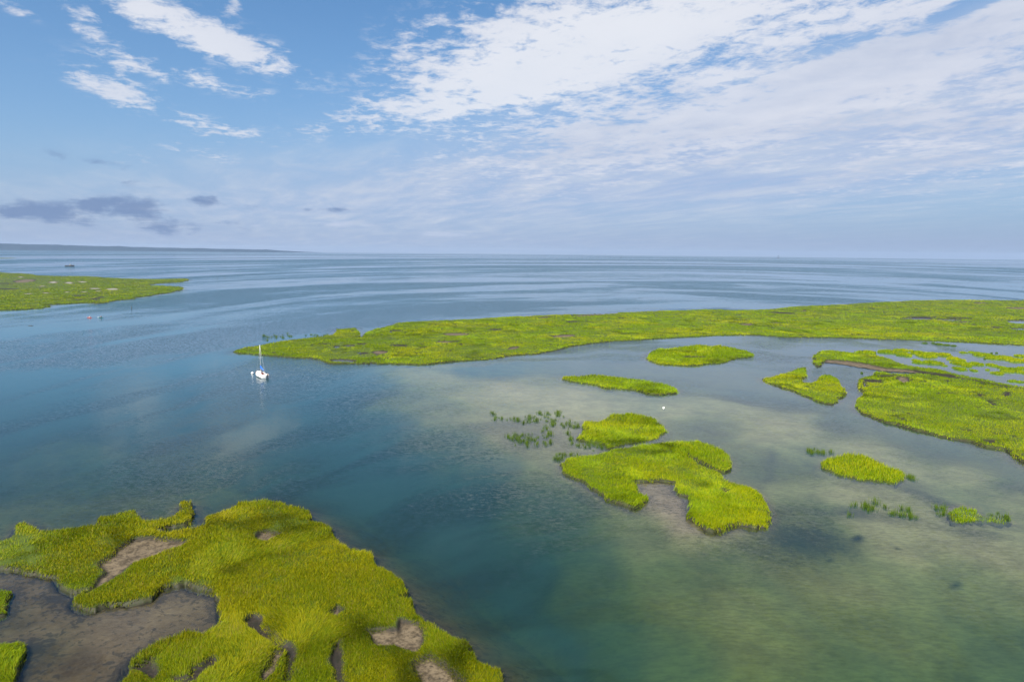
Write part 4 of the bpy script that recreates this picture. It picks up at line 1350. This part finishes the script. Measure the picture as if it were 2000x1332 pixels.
def scatter_tufts(polys, counts, label, group, sc=(0.5, 1.25)):
    k = 0
    for pts, cnt in zip(polys, counts):
        po = outline(pts, 0.0)
        lo, hi = po.min(0), po.max(0)
        got = 0
        for _ in range(4000):
            if got >= cnt:
                break
            x, y = random.uniform(lo[0], hi[0]), random.uniform(lo[1], hi[1])
            if not inside(x, y, po) or float(fbm(np.array([x]), np.array([y]), 5.0, 2, 77)[0]) < 0.38:
                continue
            o = bpy.data.objects.new('reed_tuft', TUFTS[k % len(TUFTS)])
            COL.objects.link(o)
            s = random.uniform(*sc)
            o.location = (x, y, 0.0)
            o.scale = (s * 1.15, s * 1.15, s)
            o.rotation_euler = (0, 0, random.uniform(0, 6.28))
            tag(o, label, 'reed tuft', group)
            k += 1
            got += 1


scatter_tufts([z3([(110, 85), (180, 72), (260, 105), (440, 95), (500, 75), (620, 75), (640, 110), (720, 145), (740, 180), (640, 180), (540, 170), (430, 145), (250, 160), (150, 150)]),
               z3([(250, 222), (330, 205), (440, 205), (520, 165), (560, 205), (560, 272), (480, 280), (440, 272), (390, 290), (330, 280)]),
               z3([(640, 190), (700, 240), (860, 280), (880, 305), (800, 315), (680, 295)]), z3([(530, 355), (620, 325), (740, 325), (720, 348), (600, 378)])],
              [95, 60, 26, 20], 'thin dark green reed tuft in open shallows left of the dome of marsh', 'reed tufts left of the dome of marsh')
scatter_tufts([z9([(290, 150), (340, 140), (540, 165), (480, 200), (440, 230), (400, 240)]), z9([(370, 280), (430, 250), (450, 300), (400, 300)]), z9([(1080, 360), (1130, 345), (1150, 385), (1100, 395)])],
              [20, 5, 6], 'sparse reed tuft in the water at an end of the oval reed clump', 'reed tufts at the ends of the oval clump')
scatter_tufts([z9([(590, 610), (700, 565), (880, 550), (1050, 595), (1200, 635), (1180, 680), (1000, 690), (850, 640), (640, 660)])],
              [34], 'dark half-drowned reed tuft between the oval clump and the small right clump', 'half-drowned reed tufts')
scatter_tufts([z9([(1300, 600), (1385, 600), (1390, 660), (1300, 660)]), z9([(1640, 590), (1700, 610), (1920, 690), (1900, 720), (1700, 660)])],
              [9, 12], 'reed tuft in shallows beside the small bright clump near the right edge', 'reed tufts round the right reed clump')
scatter_tufts([z5([(140, 205), (190, 188), (330, 175), (330, 195), (200, 215)]), z5([(355, 190), (380, 182), (500, 182), (520, 192), (400, 198)])],
              [26, 14], 'dark reed tuft standing in the water behind the green tip of the long far marsh', 'reed tufts behind the tip of the far marsh', (1.0, 1.5))

# ------------------------------------------------------------------ rounded tussocks in the flooded pool on the right
TUS = [(860, 178, 92, 20), (1010, 172, 78, 26), (1130, 192, 58, 28), (1120, 165, 70, 14), (1235, 180, 60, 22), (1290, 200, 70, 32), (1345, 185, 34, 20), (1420, 195, 56, 24), (1330, 250, 78, 28), (1235, 250, 48, 14), (1215, 235, 30, 10),
       (1500, 225, 52, 28), (1540, 255, 60, 30), (1535, 295, 44, 28), (1590, 275, 40, 18), (1650, 260, 50, 24), (1636, 308, 26, 18), (1425, 275, 22, 8), (1380, 262, 20, 8),
       (1560, 180, 26, 9), (1620, 178, 26, 7), (1700, 195, 70, 24), (1660, 185, 36, 14), (1840, 215, 95, 26), (1770, 220, 40, 16), (1930, 235, 60, 22), (1975, 205, 44, 13), (1990, 245, 30, 12),
       (1765, 268, 38, 22), (1830, 285, 34, 18), (1810, 328, 46, 18), (1870, 310, 44, 26), (1930, 300, 50, 24), (1985, 320, 36, 26), (1985, 290, 30, 14), (1915, 385, 36, 10), (1970, 392, 30, 7), (1735, 305, 14, 7),
       (2060, 230, 60, 24), (2070, 310, 60, 28), (2100, 380, 60, 16)]
TINY = [(1280, 112, 20, 6), (1345, 113, 14, 5), (1385, 120, 30, 9), (1440, 126, 24, 8), (1490, 131, 22, 6), (1765, 186, 8, 3), (1800, 184, 8, 3), (1715, 225, 8, 4), (825, 330, 10, 3)]


def tussock(cx, cy, rx, ry, mat, label, group):
    px, py = z4([(cx, cy)])[0]
    rx, ry = rx / 3.7037 * 0.70, ry / 3.7037 * 0.44
    gx, gy = ground(px, py + ry * 0.4)
    w_ = rx * math.hypot(gx, gy) / F
    near_, far_ = ground(px, py + ry * 0.95), ground(px, py - ry * 0.35)
    l_ = max(w_ * 0.5, 0.5 * math.hypot(far_[0] - near_[0], far_[1] - near_[1]))
    ht = min(0.75, max(0.30, 0.36 * w_))
    n = int(min(2600, max(60, 70 * w_ * l_ + 60)))
    r = np.sqrt(rng.random(n))
    a = rng.uniform(0, 2 * math.pi, n)
    lob = 1 + 0.22 * np.sin(a * 3 + cx) + 0.15 * np.sin(a * 5 + cy)
    x, y = r * np.cos(a) * w_ * lob, r * np.sin(a) * l_ * lob
    dome = np.sqrt(np.clip(1 - r * r * 0.8, 0, 1))
    v, qd, tr_, tn = blades(x, y, dome * 0.28 - 0.12, (0.45 + 0.55 * dome) * ht * rng.uniform(0.65, 1.15, n), np.full(n, math.hypot(gx, gy)), 0.1)
    # a low peat hump under the blades
    m = 16
    hv = [(0, 0, 0.26)]
    for k_, (f, zz) in enumerate(((0.6, 0.18), (0.95, -0.02), (1.1, -0.5))):
        for j in range(m):
            t_ = 2 * math.pi * j / m
            lb = 1 + 0.22 * math.sin(t_ * 3 + cx) + 0.15 * math.sin(t_ * 5 + cy)
            hv.append((w_ * f * lb * math.cos(t_), l_ * f * lb * math.sin(t_), zz))
    base = len(v)
    q2, t2 = [], []
    for j in range(m):
        j2 = (j + 1) % m
        t2.append((base, base + 1 + j, base + 1 + j2))
        for k_ in range(2):
            q2.append((base + 1 + k_ * m + j, base + 1 + (k_ + 1) * m + j, base + 1 + (k_ + 1) * m + j2, base + 1 + k_ * m + j2))
    allv = np.concatenate([v, np.array(hv)])
    me = mesh_from('grass_tussock', allv, np.array(q2) if qd is None else np.concatenate([qd, np.array(q2)]), np.concatenate([tr_, np.array(t2)]), {'tone': np.concatenate([tn, np.zeros(len(hv))])})
    o = link('grass_tussock', me, mat, None, (gx, gy, 0))
    tag(o, label, 'grass tussock', group)


for t_ in TUS:
    tussock(*t_, GRASS_FAR, 'rounded green marsh tussock in the flooded pool behind the narrow winding strip', 'tussocks in the flooded pool')
for t_ in TINY:
    tussock(*t_, REED, 'tiny dark green scrap of marsh grass awash near the flooded pool', 'tiny scraps awash near the pool')

# ------------------------------------------------------------------ air
hm = bpy.data.materials.new('haze')
hm.use_nodes = True
hn = NT(hm.node_tree)
pv_ = hn.new('VolumePrincipled')
pv_.inputs['Color'].default_value = (0.37, 0.48, 0.66, 1)
pv_.inputs['Density'].default_value = 0.00005
pv_.inputs['Anisotropy'].default_value = 0.0
hn.nt.links.new(pv_.outputs[0], hn.new('OutputMaterial').inputs['Volume'])
bm = bmesh.new()
box(bm, (-15500, -900, -8), (15500, 15500, 122))
hz = part('haze', bm, hm, None)
tag(hz, kind='stuff')
